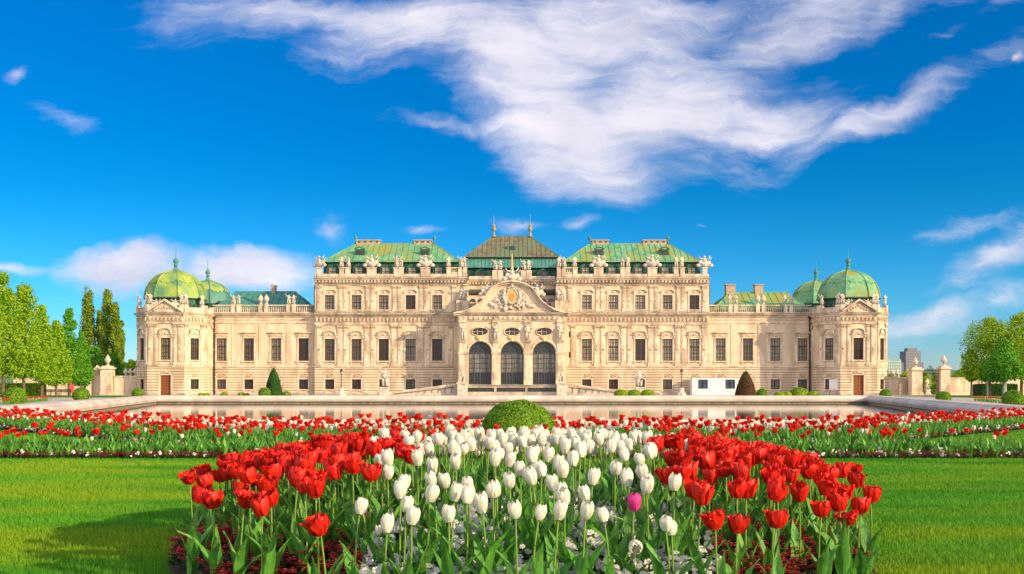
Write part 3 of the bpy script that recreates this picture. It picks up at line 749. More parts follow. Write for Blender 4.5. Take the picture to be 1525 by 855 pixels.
    for p in (536, 633):
        u = PX(p, 166) * -sx; d0 = MB(); z = PZ(376 if sx < 0 else 376, 166) 
        d0.box(u - .75, u + .75, 165.7, 167.2, z - .7, z + .5); d0.tube([(u - .85, 165.6, z + .55), (u, 165.6, z + .85), (u + .85, 165.6, z + .55)], .1, 6); d0.mi(1).box(u - .5, u + .5, 165.66, 165.699, z - .45, z + .35); d0.build('roof_hatch', [COPPERD, GLASSD], palace)
    for pa, pb in (((531, 566), (617, 642)) if sx < 0 else ((882, 906), (957.5, 992))):
        ua, ub = PX(pa, 169.6), PX(pb, 169.6); c = MB(); c.box(ua, ub, 169.3, 170.6, 24.7, 25.85); c.mi(0).box(ua - .15, ub + .15, 169.15, 170.75, 25.852, 26.02)
        k = max(2, int((ub - ua) / .8))
        c.mi(1)
        for i in range(k): q = ua + (i + .5) * (ub - ua) / k; c.box(q - .2, q + .2, 169.28, 169.299, 25.5, 25.75)
        c.build('chimney', [CHIM, LEADM], palace)
    for p in (530, 647):
        c = MB(); x = PX(p, 169.6) * -sx; c.lathe((x, 169.6, 25.4), [(.22, 0), (.1, .3), (.1, .6), (.28, .85), (.28, 1.05), (.1, 1.3), (.02, 1.6)], 8); c.build('finial', COPPERB, palace, True)
    # low wing roof behind the balustrade
    if sx < 0: hip_roof('wing_roof', PX(318, 168), PX(462, 168), 167.5, 182, 14.2, PX(352, 173), PX(440, 173), 173, 17.65, COPPERB, 1.1)
    else: hip_roof('wing_roof', PX(1062, 168), PX(1206, 168), 167.5, 182, 14.2, PX(1086, 173), PX(1171, 173), 173, 17.5, COPPER, 1.1)
    for pa, pb, zt in (((404, 410, 18.6),) if sx < 0 else ((1081, 1095, 18.7), (1124, 1136, 18.7))):
        c = MB(); c.box(PX(pa, 172.6), PX(pb, 172.6), 172.4, 173.6, 16.6, zt); c.box(PX(pa, 172.6) - .12, PX(pb, 172.6) + .12, 172.3, 173.7, zt + .002, zt + .16); c.build('chimney', CHIM, palace)
    b = MB(); b.box(min(sx * 31.9, sx * 47), max(sx * 31.9, sx * 47), 163.3, 184, 12.6, 13.0); b.build('flat_roof', LEADM, palace)
    # firewall strip beside the block
    b = MB(); b.box(min(sx * 31.76, sx * 32.35), max(sx * 31.76, sx * 32.35), 164.5, 180, 13.0, 17.9); b.build('drain_shaft', LEADM, palace)
    # ---------------- pavilion
    xin, xout = -50.97, -56.65
    A = [(-59.15, 159.0), (-56.65, 156.5), (-50.97, 156.5), (-48.47, 159.0), (-48.47, 163.0)]
    if sx > 0: A = [(-x, y) for x, y in reversed(A)]
    side = [(-59.15, 163.5), (-59.15, 159.0)] if sx < 0 else None
    faces = [(A[i], A[i + 1]) for i in range(4)]
    # outer return wall too
    if sx < 0: faces = [((-59.15, 183), (-59.15, 159.0))] + faces; kinds = ['side', 'cham', 'front', 'chamd', 'plain']
    else: faces = faces + [((59.15, 159.0), (59.15, 183))]; kinds = ['plain', 'cham', 'front', 'cham', 'side']
    zc = 12.85
    for (p, q), kd in zip(faces, kinds):
        ang = math.atan2(q[1] - p[1], q[0] - p[0]); Ln = math.hypot(q[0] - p[0], q[1] - p[1]); F = Fr(p, ang); ops = []; mid = Ln / 2
        if kd == 'front': ops = [(mid - .78, mid + .78, 5.5, 8.9), (mid - .82, mid + .82, 0, 3.1)]
        if kd in ('cham', 'chamd'): ops = [(mid - .72, mid + .72, 5.5, 8.9), (mid - .7, mid + .7, .9, 2.5)]
        b = MB(); b.wall(F, 0, Ln, 0, zc + .1, ops); b.build('wall', PLASTER, palace)
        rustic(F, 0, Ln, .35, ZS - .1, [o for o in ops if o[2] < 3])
        if kd == 'front':
            band(F, 0, mid - 1.15, 0, .33, .14, 'plinth', STONEG); band(F, mid + 1.15, Ln, 0, .33, .14, 'plinth', STONEG)
            window(F, mid, 5.5, 1.56, 3.4, 'pav'); door(F, mid, 0, 1.64, 3.1)
        else: band(F, 0, Ln, 0, .33, .14, 'plinth', STONEG)
        if kd in ('cham', 'chamd'): window(F, mid, 5.5, 1.44, 3.4, 'pav'); window(F, mid, .9, 1.4, 1.6, 'ground')
        band(F, 0, Ln, ZS - .02, ZS + .26); 
        b = MB(); b.fbox(F, .02, Ln - .02, -.01, .08, 4.75, 5.15); b.build('dado', TRIM, palace)
        if kd != 'side':
            w = .7
            cs = (w * .75, Ln - w * .75) if kd in ('front', 'plain') else (.4, Ln - .4)
            for c in cs: pilaster(F, c, w if kd != 'cham' else .55, ZS + .27, 11.1)
            if kd == 'front':
                for c in (1.35, Ln - 1.35): pilaster(F, c, .45, ZS + .27, 11.1, orn=True)
        band(F, 0, Ln, 11.1, 11.35, .2, 'architrave'); frieze(F, .1, Ln - .1, 11.4, 12.15, .55)
        cornice(F, 0, Ln, zc, .55, .55, dent=0, e0=.2, e1=.2)
        b = MB(); b.fbox(F, 0, Ln, -.3, .1, zc + .03, zc + .75); b.fbox(F, -.05, Ln + .05, -.36, .16, zc + .752, zc + .85)
        for c in (.35, Ln - .35): b.fbox(F, c - .35, c + .35, -.42, .22, zc + .035, zc + 1.25)
        b.build('parapet', TRIM, palace)
        if kd == 'front':
            b = MB(); hb = Ln / 2 - .35
            b.fprism(F, [(mid - hb, zc + .04), (mid + hb, zc + .04), (mid, zc + 1.75)], .0, .35)
            for s in (-1, 1): b.fprism(F, [(mid + s * hb * 1.06, zc + .1), (mid + s * hb * 1.06, zc + .32), (mid, zc + 2.08), (mid, zc + 1.78)], .0, .75)
            b.mi(1)
            for i in range(9): b.ball(F.p(mid + (i - 4) * .42, .36, zc + .28 + .22 * (4 - abs(i - 4)) * random.uniform(.5, 1)), random.uniform(.16, .27), 4, (1, .6, 1))
            b.build('pediment', [TRIM, ORN], palace)
            for c, po in ((mid - 1.5, 2), (mid + 1.5, 2)): pp = F.p(c, -.1, 0); statue(pp[0], pp[1], zc + .85, 1.3, po, .2)
        if kd in ('front', 'cham', 'chamd'):
            for c in (.35, Ln - .35):
                pp = F.p(c, -.1, 0)
                statue(pp[0], pp[1], zc + 1.25, 1.9, (0 if c < 1 else 1), F.ang + random.uniform(-.4, .4))
    # drainpipe
    b = MB(); x = sx * 48.1; b.tube([(x, 162.75, 0), (x, 162.75, 12.3)], .12, 8); b.lathe((x, 162.7, 12.2), [(.12, 0), (.28, .25), (.28, .45)], 8); b.build('drainpipe', IRON, palace)
    # domes
    for cx, cy, rr, zb in ((sx * 53.8, 161.2, 4.62, 15.2), (sx * 53.75, 178, 4.25, 15.7)):
        b = MB(); b.mi(0)
        b.lathe((cx, cy, 12.6), [(rr * .97, 0), (rr * .97, zb - 12.7), (rr * 1.05, zb - 12.65), (rr * 1.05, zb - 12.5)], 8, PI / 8)
        for k in range(8):
            a = PI / 4 * k; F = Fr((cx + math.cos(a) * rr * .9, cy + math.sin(a) * rr * .9), a + PI / 2)
            b.mi(1)
            pts = [(.6 * math.cos(t * PI / 8), 13.9 + .55 * math.sin(t * PI / 8)) for t in range(16)]; b.fprism(F, pts, 0, .08 * rr * .1 + .04)
            b.mi(0)
            for q in (-1, 1): b.ball(F.p(q * 1.15, .08, 13.9), .4, 4, (.9, .9, 1.3))
        b.build('dome_drum', [COPPERD, GLASSD], palace)
        prof = [(1.03, 0), (1.02, .10), (1.0, .22), (.955, .38), (.885, .54), (.79, .68), (.66, .81), (.49, .91), (.30, .97), (.13, 1.03)]
        H = rr * .98
        def dp(t):
            t *= len(prof) - 1; i = min(int(t), len(prof) - 2); f = t - i
            return (prof[i][0] * (1 - f) + prof[i + 1][0] * f, prof[i][1] * (1 - f) + prof[i + 1][1] * f)
        dm = MB()
        for k in range(8):
            a0 = PI / 8 + PI / 4 * k; a1 = a0 + PI / 4
            for layer in (0, 1):
                ns, nt_ = 16, 14; g = []
                for j in range(nt_ + 1):
                    row = []
                    for i in range(ns + 1):
                        s = i / ns; tb = 0 if layer == 0 else .46 + .05 * abs(math.sin(s * PI * 4)) - .06 * math.sin(s * PI)
                        t = tb + (1 - tb) * j / nt_; r_, z_ = dp(t)
                        off = .0 if layer == 0 else .07
                        R_ = rr * r_ + off; x = (math.cos(a0) * (1 - s) + math.cos(a1) * s) * R_; y = (math.sin(a0) * (1 - s) + math.sin(a1) * s) * R_
                        row.append((cx + x, cy + y, zb + z_ * H + off * .5))
                    g.append(row)
                vs = [p for r_ in g for p in r_]; w = ns + 1
                dm.mi(layer).add(vs, [(j * w + i, j * w + i + 1, (j + 1) * w + i + 1, (j + 1) * w + i) for j in range(nt_) for i in range(ns)])
            pts = []
            for j in range(15): r_, z_ = dp(j / 14); pts.append((cx + math.cos(a0) * rr * (r_ + .012), cy + math.sin(a0) * rr * (r_ + .012), zb + z_ * H + .04))
            dm.mi(0).tube(pts, .10, 6)
        main = COPPERY if (sx < 0 and cy < 170) else COPPER
        dome = dm.build('dome', [COPPERB if sx < 0 and cy > 170 else main, COPPERY if sx < 0 else COPPER], palace)
        fn = MB(); fn.lathe((cx, cy, zb + H * 1.0), [(.75, 0), (.55, .25), (.28, .55), (.22, .9), (.36, 1.0), (.36, 1.1), (.2, 1.2), (.4, 1.45), (.46, 1.7), (.34, 1.95), (.12, 2.1), (.06, 2.5), (.03, 4.1)], 10)
        link('finial', fn.mesh('finial_mesh', COPPERB, True), dome, Vector((0, 0, 0)))
    b = MB(); q = sorted((sx * 48.5, sx * 59.1)); b.box(q[0], q[1], 163.2, 183, 12.55, 12.84); b.build('flat_roof', LEADM, palace)
# body of the building behind
b = MB(); b.box(-31.5, 31.5, 175, 182, 0, 18.4); b.box(-59, -31.8, 181, 183, 0, 12.5); b.box(31.8, 59, 181, 183, 0, 12.5); b.build('rear_wall', PLASTER, palace)

# ---- central recess and roof
FR_ = Fr((0, 164.4))
b = MB(); b.wall(FR_, -7.1, 7.1, 12.5, 18.6, []); b.build('wall', PLASTER, palace)
b = MB(); b.box(-7.1, 7.1, 157.4, 164.4, 12.5, 12.9); b.build('flat_roof', LEADM, palace)
balustrade(Fr((0, 162.4)), -7.1, 7.1, 13.0, 1.9, [(-6.7, .8), (6.7, .8)])
for p in (704, 716, 809, 821):
    u = PX(p, 164.4); b = MB(); b.fprism(FR_, [(u + .5 * math.cos(t * PI / 8), 15.2 + .5 * math.sin(t * PI / 8)) for t in range(9)] + [(u - .5, 14.6), (u + .5, 14.6)], -.02, .05); b.build('recess_window', GLASSD, palace)
b = MB(); b.mould(FR_, -7.1, 7.1, [(0, 16.2), (.5, 16.6), (.55, 16.9), (0, 17.2)]); b.build('lead_band', LEADM, palace)
cornice(FR_, -7.1, 7.1, 18.7, .8, .7, dent=.5)
b = MB(); b.fbox(FR_, -7.05, 7.05, -.3, .12, 18.72, 19.35)
for p in (737, 745.5, 779.5, 788): u = PX(p, 164.4); b.fbox(FR_, u - .42, u + .42, -.4, .25, 18.725, 20.3)
b.build('parapet', TRIM, palace)
for i, p in enumerate((737, 745.5, 779.5, 788)): statue(PX(p, 164.4), 164.4, 20.3, 1.9, i % 2, random.uniform(-.4, .4))
for sx in (-1, 1):
    for i, (p, py) in enumerate(((687, 447), (692.5, 447))): statue(PX(p, 161.5) * -sx, 161.5, 15.1, 2.2, i % 2, .2)
    b = MB(); b.box(min(sx * 8.9, sx * 6.9), max(sx * 8.9, sx * 6.9), 161.1, 162.0, 12.8, 15.1); b.build('pedestal', TRIM, palace)
b = MB(); seams(b, [(-8.4, 166.2, 18.8), (8.4, 166.2, 18.8), (8.4, 166.6, 21.0), (-8.4, 166.6, 21.0)], .8); b.build('lower_roof', COPPERD, palace)
b = MB(); seams(b, [(-8.7, 166.2, 21.02), (8.7, 166.2, 21.02), (8.2, 167.1, 22.75), (-8.2, 167.1, 22.75)], .6); b.tube([(-8.7, 166.1, 21.0), (8.7, 166.1, 21.0)], .12, 6); b.build('roof', COPPERB, palace)
hip_roof('roof', -7.9, 7.9, 166.6, 177, 22.8, -3.1, 3.1, 171.5, 26.9, COPPERBR, .75)
for u in (-6.2, -5.0, 5.0, 6.2): 
    b = MB(); b.box(u - .5, u + .5, 170, 171.3, 23.4, 25.2 if abs(u) < 6 else 24.7); b.build('skylight_box', COPPERB, palace)
FD = Fr((0, 166.0))
for u in (-5.1, 0, 5.1):
    b = MB(); b.fprism(FD, [(u - 1.0, 18.98), (u + 1.0, 18.98), (u + 1.0, 20.2), (u, 20.8), (u - 1.0, 20.2)], -1, .3); b.mi(1).fbox(FD, u - .6, u + .6, .301, .34, 19.2, 20.2); b.build('dormer', [COPPERD, GLASSD], palace)
b = MB(); b.box(-.75, .75, 168.2, 169.4, 24.0, 25.0); b.mi(1).box(-.5, .5, 168.15, 168.199, 24.2, 24.8); b.build('roof_hatch', [COPPERB, GLASSD], palace)
for u in (-3.1, 3.1):
    b = MB(); b.lathe((u, 171.5, 26.8), [(.45, 0), (.25, .4), (.14, .8), (.14, 1.0), (.4, 1.2), (.42, 1.4), (.25, 1.8), (.34, 1.9), (.2, 2.1), (.05, 2.4), (.02, 3.9)], 10); b.build('finial', mat('finial_stone', (.20, .19, .15), (.34, .31, .24), 3), palace, True)

# ---- entrance porch
YP = 157.0; FP = Fr((0, YP)); HWp = 8.45
ac = [-5.0, 0, 5.0]; AR = 1.78; ZA = 6.55; ZT = ZA + AR + .3
ops = [(c - AR, c + AR, 1.6, ZT) for c in ac] + [(c - 1.3, c + 1.3, 9.2, 10.6) for c in ac]
b = MB(); b.wall(FP, -HWp, HWp, 0, 12.4, ops, .0)
for c in ac:
    n = 24; arc = [(c - AR * math.cos(PI * i / n), ZA + AR * math.sin(PI * i / n)) for i in range(n + 1)]
    for i in range(n):
        (a0, z0), (a1, z1) = arc[i], arc[i + 1]
        b.add([FP.p(a0, 0, z0), FP.p(a1, 0, z1), FP.p(a1, 0, ZT), FP.p(a0, 0, ZT)], [(0, 1, 2, 3)])
        b.add([FP.p(a0, 0, z0), FP.p(a1, 0, z1), FP.p(a1, -.7, z1), FP.p(a0, -.7, z0)], [(0, 1, 2, 3)])
    for s in (-1, 1): b.add([FP.p(c + s * AR, 0, 1.6), FP.p(c + s * AR, 0, ZA), FP.p(c + s * AR, -.7, ZA), FP.p(c + s * AR, -.7, 1.6)], [(0, 1, 2, 3)])
    n = 28; el = [(c + 1.18 * math.cos(2 * PI * i / n), 9.9 + .58 * math.sin(2 * PI * i / n)) for i in range(n)]
    def rb(u, z):
        du, dz_ = u - c, z - 9.9; k = min(1.3 / max(abs(du), 1e-6), .7 / max(abs(dz_), 1e-6)); return (c + du * k, 9.9 + dz_ * k)
    for i in range(n):
        p, q = el[i], el[(i + 1) % n]; rp, rq = rb(*p), rb(*q)
        b.add([FP.p(p[0], 0, p[1]), FP.p(q[0], 0, q[1]), FP.p(rq[0], 0, rq[1]), FP.p(rp[0], 0, rp[1])], [(0, 1, 2, 3)])
        b.add([FP.p(p[0], 0, p[1]), FP.p(q[0], 0, q[1]), FP.p(q[0], -.4, q[1]), FP.p(p[0], -.4, p[1])], [(0, 1, 2, 3)])
    for cu in (-1, 1):
        for cz in (-1, 1):
            pts = [(c + cu * 1.3, 9.9 + cz * .7)]; b.add([FP.p(c + cu * 1.3, -.001, 9.9 + cz * .7), FP.p(c + cu * 1.0, -.001, 9.9 + cz * .7), FP.p(c + cu * 1.3, -.001, 9.9 + cz * .3)], [(0, 1, 2)])
for s in (-1, 1): b.box(min(s * HWp, s * (HWp - .3)), max(s * HWp, s * (HWp - .3)), YP + .005, YB - .01, 0, 12.39)
b.build('wall', PLASTER, palace)
for c in ac:
    g = MB(); d = -.55
    for u in (-AR, -AR * .52, 0, AR * .52, AR - .1): g.fbox(FP, c + u, c + u + .1, d - .06, d + .06, 1.6, ZA)
    for i in range(9):
        u = c - AR + (i + .5) * 2 * AR / 9; g.fbox(FP, u - .02, u + .02, d - .03, d + .03, 1.6, ZA)
    for z in (1.62, 2.5, 3.45, 4.2, 4.95, 5.7, ZA - .1): g.fbox(FP, c - AR, c + AR, d - .05, d + .05, z, z + (.16 if z > 6.2 or z in (1.62, 3.45) else .06))
    for i in range(1, 8):
        t = PI * i / 8; g.tube([FP.p(c + .5 * math.cos(t), d, ZA + .5 * math.sin(t)), FP.p(c + AR * math.cos(t), d, ZA + AR * math.sin(t))], .04, 5)
    for r_ in (.5, 1.1, AR - .04): g.tube([FP.p(c + r_ * math.cos(PI * i / 16), d, ZA + r_ * math.sin(PI * i / 16)) for i in range(17)], .05 if r_ < 1.5 else .09, 5)
    o = g.build('arched_window', GRILLE, palace)
    p = MB(); p.fprism(FP, [(c - AR, 1.6), (c + AR, 1.6)] + [(c + AR * math.cos(PI * i / 20), ZA + AR * math.sin(PI * i / 20)) for i in range(21)][0:], -.72, -.66)
    p.mi(1).fbox(FP, c - AR + .1, c + AR - .1, -.655, -.64, 3.55, 6.4); link('pane', p.mesh('arched_pane_mesh', [GLASSD, GLASS]), o, Vector((0, 0, 0)))
    s = MB(); s.tube([FP.p(c - AR - .2, .05, ZA)] + [FP.p(c + (AR + .2) * math.cos(PI - PI * i / 20), .05, ZA + (AR + .2) * math.sin(PI * i / 20)) for i in range(21)], .16, 6); link('archivolt', s.mesh('archivolt_mesh', TRIM), o, Vector((0, 0, 0)))
    p = MB(); p.fprism(FP, [(c + 1.25 * math.cos(2 * PI * i / 20), 9.9 + .64 * math.sin(2 * PI * i / 20)) for i in range(20)], -.42, -.38); 
    o = p.build('oval_window', GLASSD, palace); s = MB(); s.tube([FP.p(c + 1.28 * math.cos(2 * PI * i / 24), .04, 9.9 + .68 * math.sin(2 * PI * i / 24)) for i in range(25)], .11, 6)
    s.tube([FP.p(c - 1.1, -.33, 9.9), FP.p(c + 1.1, -.33, 9.9)], .05, 5)
    for q in (-.4, .4): s.tube([FP.p(c + q, -.33, 9.4), FP.p(c + q, -.33, 10.4)], .05, 5)
    link('surround', s.mesh('oval_surround_mesh', TRIM), o, Vector((0, 0, 0)))
    k = MB(); k.ball(FP.p(c, .2, 8.75), .3, 5, (1, .6, 1.4)); k.ball(FP.p(c - .35, .15, 9.0), .2, 4); k.ball(FP.p(c + .35, .15, 9.0), .2, 4); k.build('keystone', mat('orn_gold', (.62, .42, .16), (.75, .58, .32), 4, .6), palace)
for c in (-7.6, -2.5, 2.5, 7.6):
    w = 1.35 if abs(c) > 3 else 1.15; b = MB()
    b.fbox(FP, c - w / 2 - .1, c + w / 2 + .1, -.01, .45, 1.6 if abs(c) < 3 else 0, 2.3); b.fbox(FP, c - w / 2, c + w / 2, -.01, .35, 2.3, 6.3)
    b.fbox(FP, c - w / 2 + .18, c + w / 2 - .18, .34, .40, 2.6, 6.0)
    b.mi(1).mould(FP, c - w / 2 - .12, c + w / 2 + .12, [(-.01, 6.3), (.4, 6.3), (.5, 6.5), (.55, 6.75), (-.01, 6.75)]); b.mi(0).fbox(FP, c - w / 2 + .1, c + w / 2 - .1, -.01, .22, 6.75, 12.0)
    b.mi(1).fbox(FP, c - w / 2, c + w / 2, -.01, .4, 11.3, 11.5)
    b.build('pilaster', [TRIM, TRIM], palace)
    s = bpy.data.objects.new('atlas_figure', FIG[0 if c < 0 else 1]); COL.objects.link(s); s.parent = palace; s.location = Vector(FP.p(c, .42, 8.6)) - palace.location; s.scale = (1.3, 1.1, 1.35)
    k = MB(); k.mould(FP, c - .45, c + .45, [(-.01, 7.9), (.3, 8.1), (.7, 8.58), (-.01, 8.58)]); k.build('console', TRIM, palace)
band(FP, -HWp, HWp, 0, .4, .2, 'plinth', STONEG)
band(FP, -HWp, HWp, 11.55, 11.75, .25, 'architrave'); 
b = MB()
for i in range(22):
    c = -HWp + (i + .5) * 2 * HWp / 22; b.fbox(FP, c - .12, c + .12, -.01, .34, 11.85, 12.2)
b.fbox(FP, -HWp, HWp, -.01, .12, 11.80, 12.24)
b.build('frieze', TRIM, palace)
cornice(FP, -HWp, HWp, 12.85, .6, .75, dent=0, e0=.6, e1=.6)
for s in (-1, 1): cornice(Fr((s * HWp, YP if s > 0 else YB), PI / 2 * s if s > 0 else -PI / 2), 0, YB - YP, 12.85, .6, .6, dent=0)
# gable
half = [(676, 466.5), (689, 464.5), (699, 461), (709, 455.7), (717, 449), (723.5, 441.5), (728, 434.5), (733.5, 428.5), (741, 423.5), (751, 420.3), (762.5, 419)]
out = [(PX(a, YP), PZ(p, YP)) for a, p in half]; full = out + [(-a, z) for a, z in reversed(out[:-1])]
b = MB()
for i in range(len(full) - 1):
    (a0, z0), (a1, z1) = full[i], full[i + 1]
    b.fprism(FP, [(a0, 12.86), (a1, 12.86), (a1, max(z1 - .2, 12.87)), (a0, max(z0 - .2, 12.87))], -.6, .15)
gable = b.build('gable', PLASTER, palace)
b = MB()
for i in range(len(full) - 1):
    (a0, z0), (a1, z1) = full[i], full[i + 1]
    b.fprism(FP, [(a0, z0 - .42), (a1, z1 - .42), (a1, z1 - .12), (a0, z0 - .12)], -.6, .5); b.fprism(FP, [(a0, z0 - .12), (a1, z1 - .12), (a1, z1 + .10), (a0, z0 + .10)], -.65, .85)
link('gable_cornice', b.mesh('gable_cornice_mesh', TRIM), gable, Vector((0, 0, 0)))
b = MB(); b.fprism(FP, [(a * .72, 12.95 + (z - 12.95) * .72) for a, z in full[2:-2]], .15, .2); link('gable_panel', b.mesh('gable_panel_mesh', TRIM), gable, Vector((0, 0, 0)))
# coat of arms: gilded oval shield, crown, supporters, trophies
k = MB(); n = 20
k.mi(0); prof = []
k.fprism(FP, [(.78 * math.cos(2 * PI * i / n), 15.35 + 1.05 * math.sin(2 * PI * i / n) * (1.0 if math.sin(2 * PI * i / n) > 0 else 1.15)) for i in range(n)], .2, .5)
k.mi(1).tube([FP.p(.86 * math.cos(2 * PI * i / n), .5, 15.35 + 1.15 * math.sin(2 * PI * i / n)) for i in range(n + 1)], .12, 6)
k.mi(2).fprism(FP, [(-.42, 15.75), (.42, 15.75), (.42, 15.3), (.3, 14.85), (0, 14.6), (-.3, 14.85), (-.42, 15.3)], .5, .58)
k.mi(1)
for i in range(5): k.ball(FP.p(-.5 + .25 * i, .45, 16.7 + .2 * math.sin(PI * i / 4)), .16, 4)
k.ball(FP.p(0, .45, 17.15), .22, 5)
r_ = random.Random(3)
for s in (-1, 1):
    for i in range(26):
        t = r_.random(); u = s * (1.0 + 2.4 * t); z = 13.6 + r_.random() * (2.6 - 2.1 * t); k.ball(FP.p(u, .3, z), r_.uniform(.12, .3), 4, (1, .7, 1.1))
    k.tube([FP.p(s * .9, .35, 14.2), FP.p(s * 1.3, .55, 15.2), FP.p(s * 1.1, .5, 16.2)], [.28, .3, .16], 7); k.ball(FP.p(s * 1.15, .5, 16.45), .2, 5)
    for j in range(4): k.tube([FP.p(s * 1.2, .3, 14.0), FP.p(s * (2.0 + .45 * j), .35, 15.9 - .5 * j)], [.08, .04], 5)
for i in range(14): k.ball(FP.p(r_.uniform(-1.6, 1.6), .35, r_.uniform(13.3, 14.0)), r_.uniform(.15, .28), 4)
link('coat_of_arms', k.mesh('coat_of_arms_mesh', [GOLD, STATUE, mat('shield_field', (.50, .24, .07))]), gable, Vector((0, 0, 0)))
g = thing('x', (0, 0, 0), '', '') if False else None
for u, h, po in ((-.0, 2.2, 2), (-3.9, 1.9, 2), (3.9, 1.9, 2)):
    z = 17.75 if u == 0 else 15.4; statue(u, YP + .1, z, h, po, 0)
b = MB(); b.lathe((0, 157.3, 19.3), [(.32, 0), (.2, .5), (.13, 1.8), (.05, 2.9)], 8); b.build('obelisk', mat('obelisk', (.62, .28, .14), (.70, .36, .2), 3, .7), palace)
# ---- slots in the right stair tower wall
for z in (9.3, 6.0, 3.1):
    b = MB(); b.fbox(Fr((0, YB)), 9.15, 9.45, .002, .02, z, z + .9); b.build('slit_window', GLASSD, palace)

# ------------------------------------------------------------------ terrace with ramps in front of the porch
ter = thing('entrance_terrace', (0, 154, 0), 'low stone terrace with ramps sloping down left and right in front of the palace arches', 'terrace')
b = MB(); b.box(-8.3, 8.3, 152.6, 156.5, 0, 1.5); b.box(-8.4, 8.4, 152.4, 152.85, 1.502, 1.62); b.build('platform', STONEG, ter)
b = MB()
for i in range(3): b.box(-7 + i * 4.7, -7 + i * 4.7 + 4.3, 152.56, 152.599, .55, 1.15)
b.build('opening', GLASSD, ter)
for s in (-1, 1):
    b = MB(); F = Fr((0, 152.8)); b.fprism(F, [(s * 8.32, 0), (s * 18.5, 0), (s * 18.5, .25), (s * 8.32, 1.55)], -3.6, 0); b.build('ramp', STONEG, ter)
    b = MB(); b.fprism(F, [(s * 8.32, 1.56), (s * 18.6, .26), (s * 18.6, .50), (s * 8.32, 1.80)], -.3, .06); b.build('ramp_coping', TRIM, ter)
    b = MB()
    for i in range(9): b.fbox(F, s * (9.2 + i), s * (9.2 + i) + .06, .06, .10, .3, 1.2 - i * .11)
    b.tube([(s * 8.6, 152.65, 1.25), (s * 18, 152.65, .2)], .04, 5); b.build('handrail', IRON, ter)
# ------------------------------------------------------------------ leaf cards, trees, topiary
def cards(P, Nn, size, aspect=1.0, jit=.6, curl=0.0):
    """one quad per point P, roughly facing Nn"""
    n = len(P); Nn = Nn + rng.normal(0, jit, (n, 3)); Nn /= np.linalg.norm(Nn, axis=1, keepdims=True) + 1e-9
    A = rng.normal(0, 1, (n, 3)); A -= (A * Nn).sum(1, keepdims=True) * Nn; A /= np.linalg.norm(A, axis=1, keepdims=True) + 1e-9
    B = np.cross(Nn, A); s = (size * rng.uniform(.6, 1.25, n))[:, None]
    V_ = np.stack([P - A * s, P - B * s * aspect * .55, P + A * s, P + B * s * aspect * .55], 1).reshape(-1, 3)
    return V_, np.arange(4 * n).reshape(n, 4)
LEAFM = {}
def leafmat(key, a, b, tr=.35):
    if key not in LEAFM: LEAFM[key] = mat('leaf_' + key, a, b, .9, .6, trans=tr, spec=.25)
    return LEAFM[key]
LF_LIME = leafmat('spring', (.17, .38, .012), (.34, .52, .02))
LF_MID = leafmat('mid', (.07, .28, .015), (.16, .42, .025))
LF_POP = leafmat('poplar', (.13, .24, .015), (.28, .38, .02))
LF_DARK = leafmat('dark', (.02, .09, .012), (.05, .15, .02))
LF_YEL = leafmat('yellow', (.22, .42, .015), (.40, .54, .02))
LF_BOX = leafmat('box', (.09, .22, .010), (.20, .36, .015), .2)
LF_BROWN = leafmat('bronze', (.07, .035, .012), (.13, .06, .02), .15)
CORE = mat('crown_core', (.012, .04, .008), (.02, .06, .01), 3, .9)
def crown_points(shape, w, h, n, clumps, seed):
    r = np.random.default_rng(seed); out = []; nor = []
    cs = []
    for i in range(clumps):
        t = r.uniform(0, 1) ** (1.15 if shape == 'cone' else 1.0)
        if shape == 'cone': env = (1 - t) ** .75 * min(1, .55 + t * 4)
        elif shape == 'column': env = (math.sin(PI * (t * .9 + .06)) ** .35) * (1 - .45 * t)
        else: env = math.sqrt(max(0.03, 1 - (2 * t - .95) ** 2))
        a = r.uniform(0, 2 * PI); rad = w / 2 * env * math.sqrt(r.uniform(.15, 1)) 
        cr = (w * .13 + .18 * w * env) * r.uniform(.55, 1.0)
        if shape == 'column': cr = w * r.uniform(.16, .28)
        cs.append((rad * math.cos(a) * .86, rad * math.sin(a) * .86, t * h * .94 + .03 * h, cr))
    k = n // clumps
    for x, y, z, cr in cs:
        d = r.normal(0, 1, (k, 3)); d /= np.linalg.norm(d, axis=1, keepdims=True)
        rr = cr * r.uniform(.35, 1.05, (k, 1)) ** .6; sq = np.array([1, 1, .8 if shape != 'column' else 1.7])
        out.append(np.array([x, y, z]) + d * rr * sq); nor.append(d + np.array([0, 0, .4]))
    return np.concatenate(out), np.concatenate(nor), cs
def tree(x, y, h, w, shape, leaf, label, name='lime_tree', cat='tree', group=None, clear=.2, n=9000, size=.2, bark=BARK, seed=None, tr=.22, clumps=90):
    z0 = gz(x, y) if y < 200 else 0
    t = thing(name, (x, y, z0), label, cat, group)
    seed = seed if seed is not None else int(abs(x * 13 + y * 7)) % 9999
    P, Nn, cs = crown_points(shape, w, h * (1 - clear), n, clumps, seed); P[:, 2] += h * clear
    V_, F_ = cards(P, Nn, size)
    link('crown', np_mesh('crown_mesh', V_, F_, leaf), t, Vector((0, 0, 0)))
    b = MB(); r = random.Random(seed)
    b.tube([(0, 0, -.1), (r.uniform(-.1, .1), 0, h * clear), (r.uniform(-.2, .2), r.uniform(-.2, .2), h * .55), (0, 0, h * .93)], [tr * 1.25, tr, tr * .6, tr * .12], 8)
    for cx, cy, cz, cr in cs[:28]:
        zz = h * clear + cz; b.tube([(0, 0, max(h * clear * .9, zz - math.hypot(cx, cy) * .8)), (cx * .6, cy * .6, zz - .25 * math.hypot(cx, cy)), (cx, cy, zz)], [tr * .35, tr * .22, tr * .08], 5)
    b.build('trunk', bark, t, loc=Vector((0, 0, 0)))
    return t
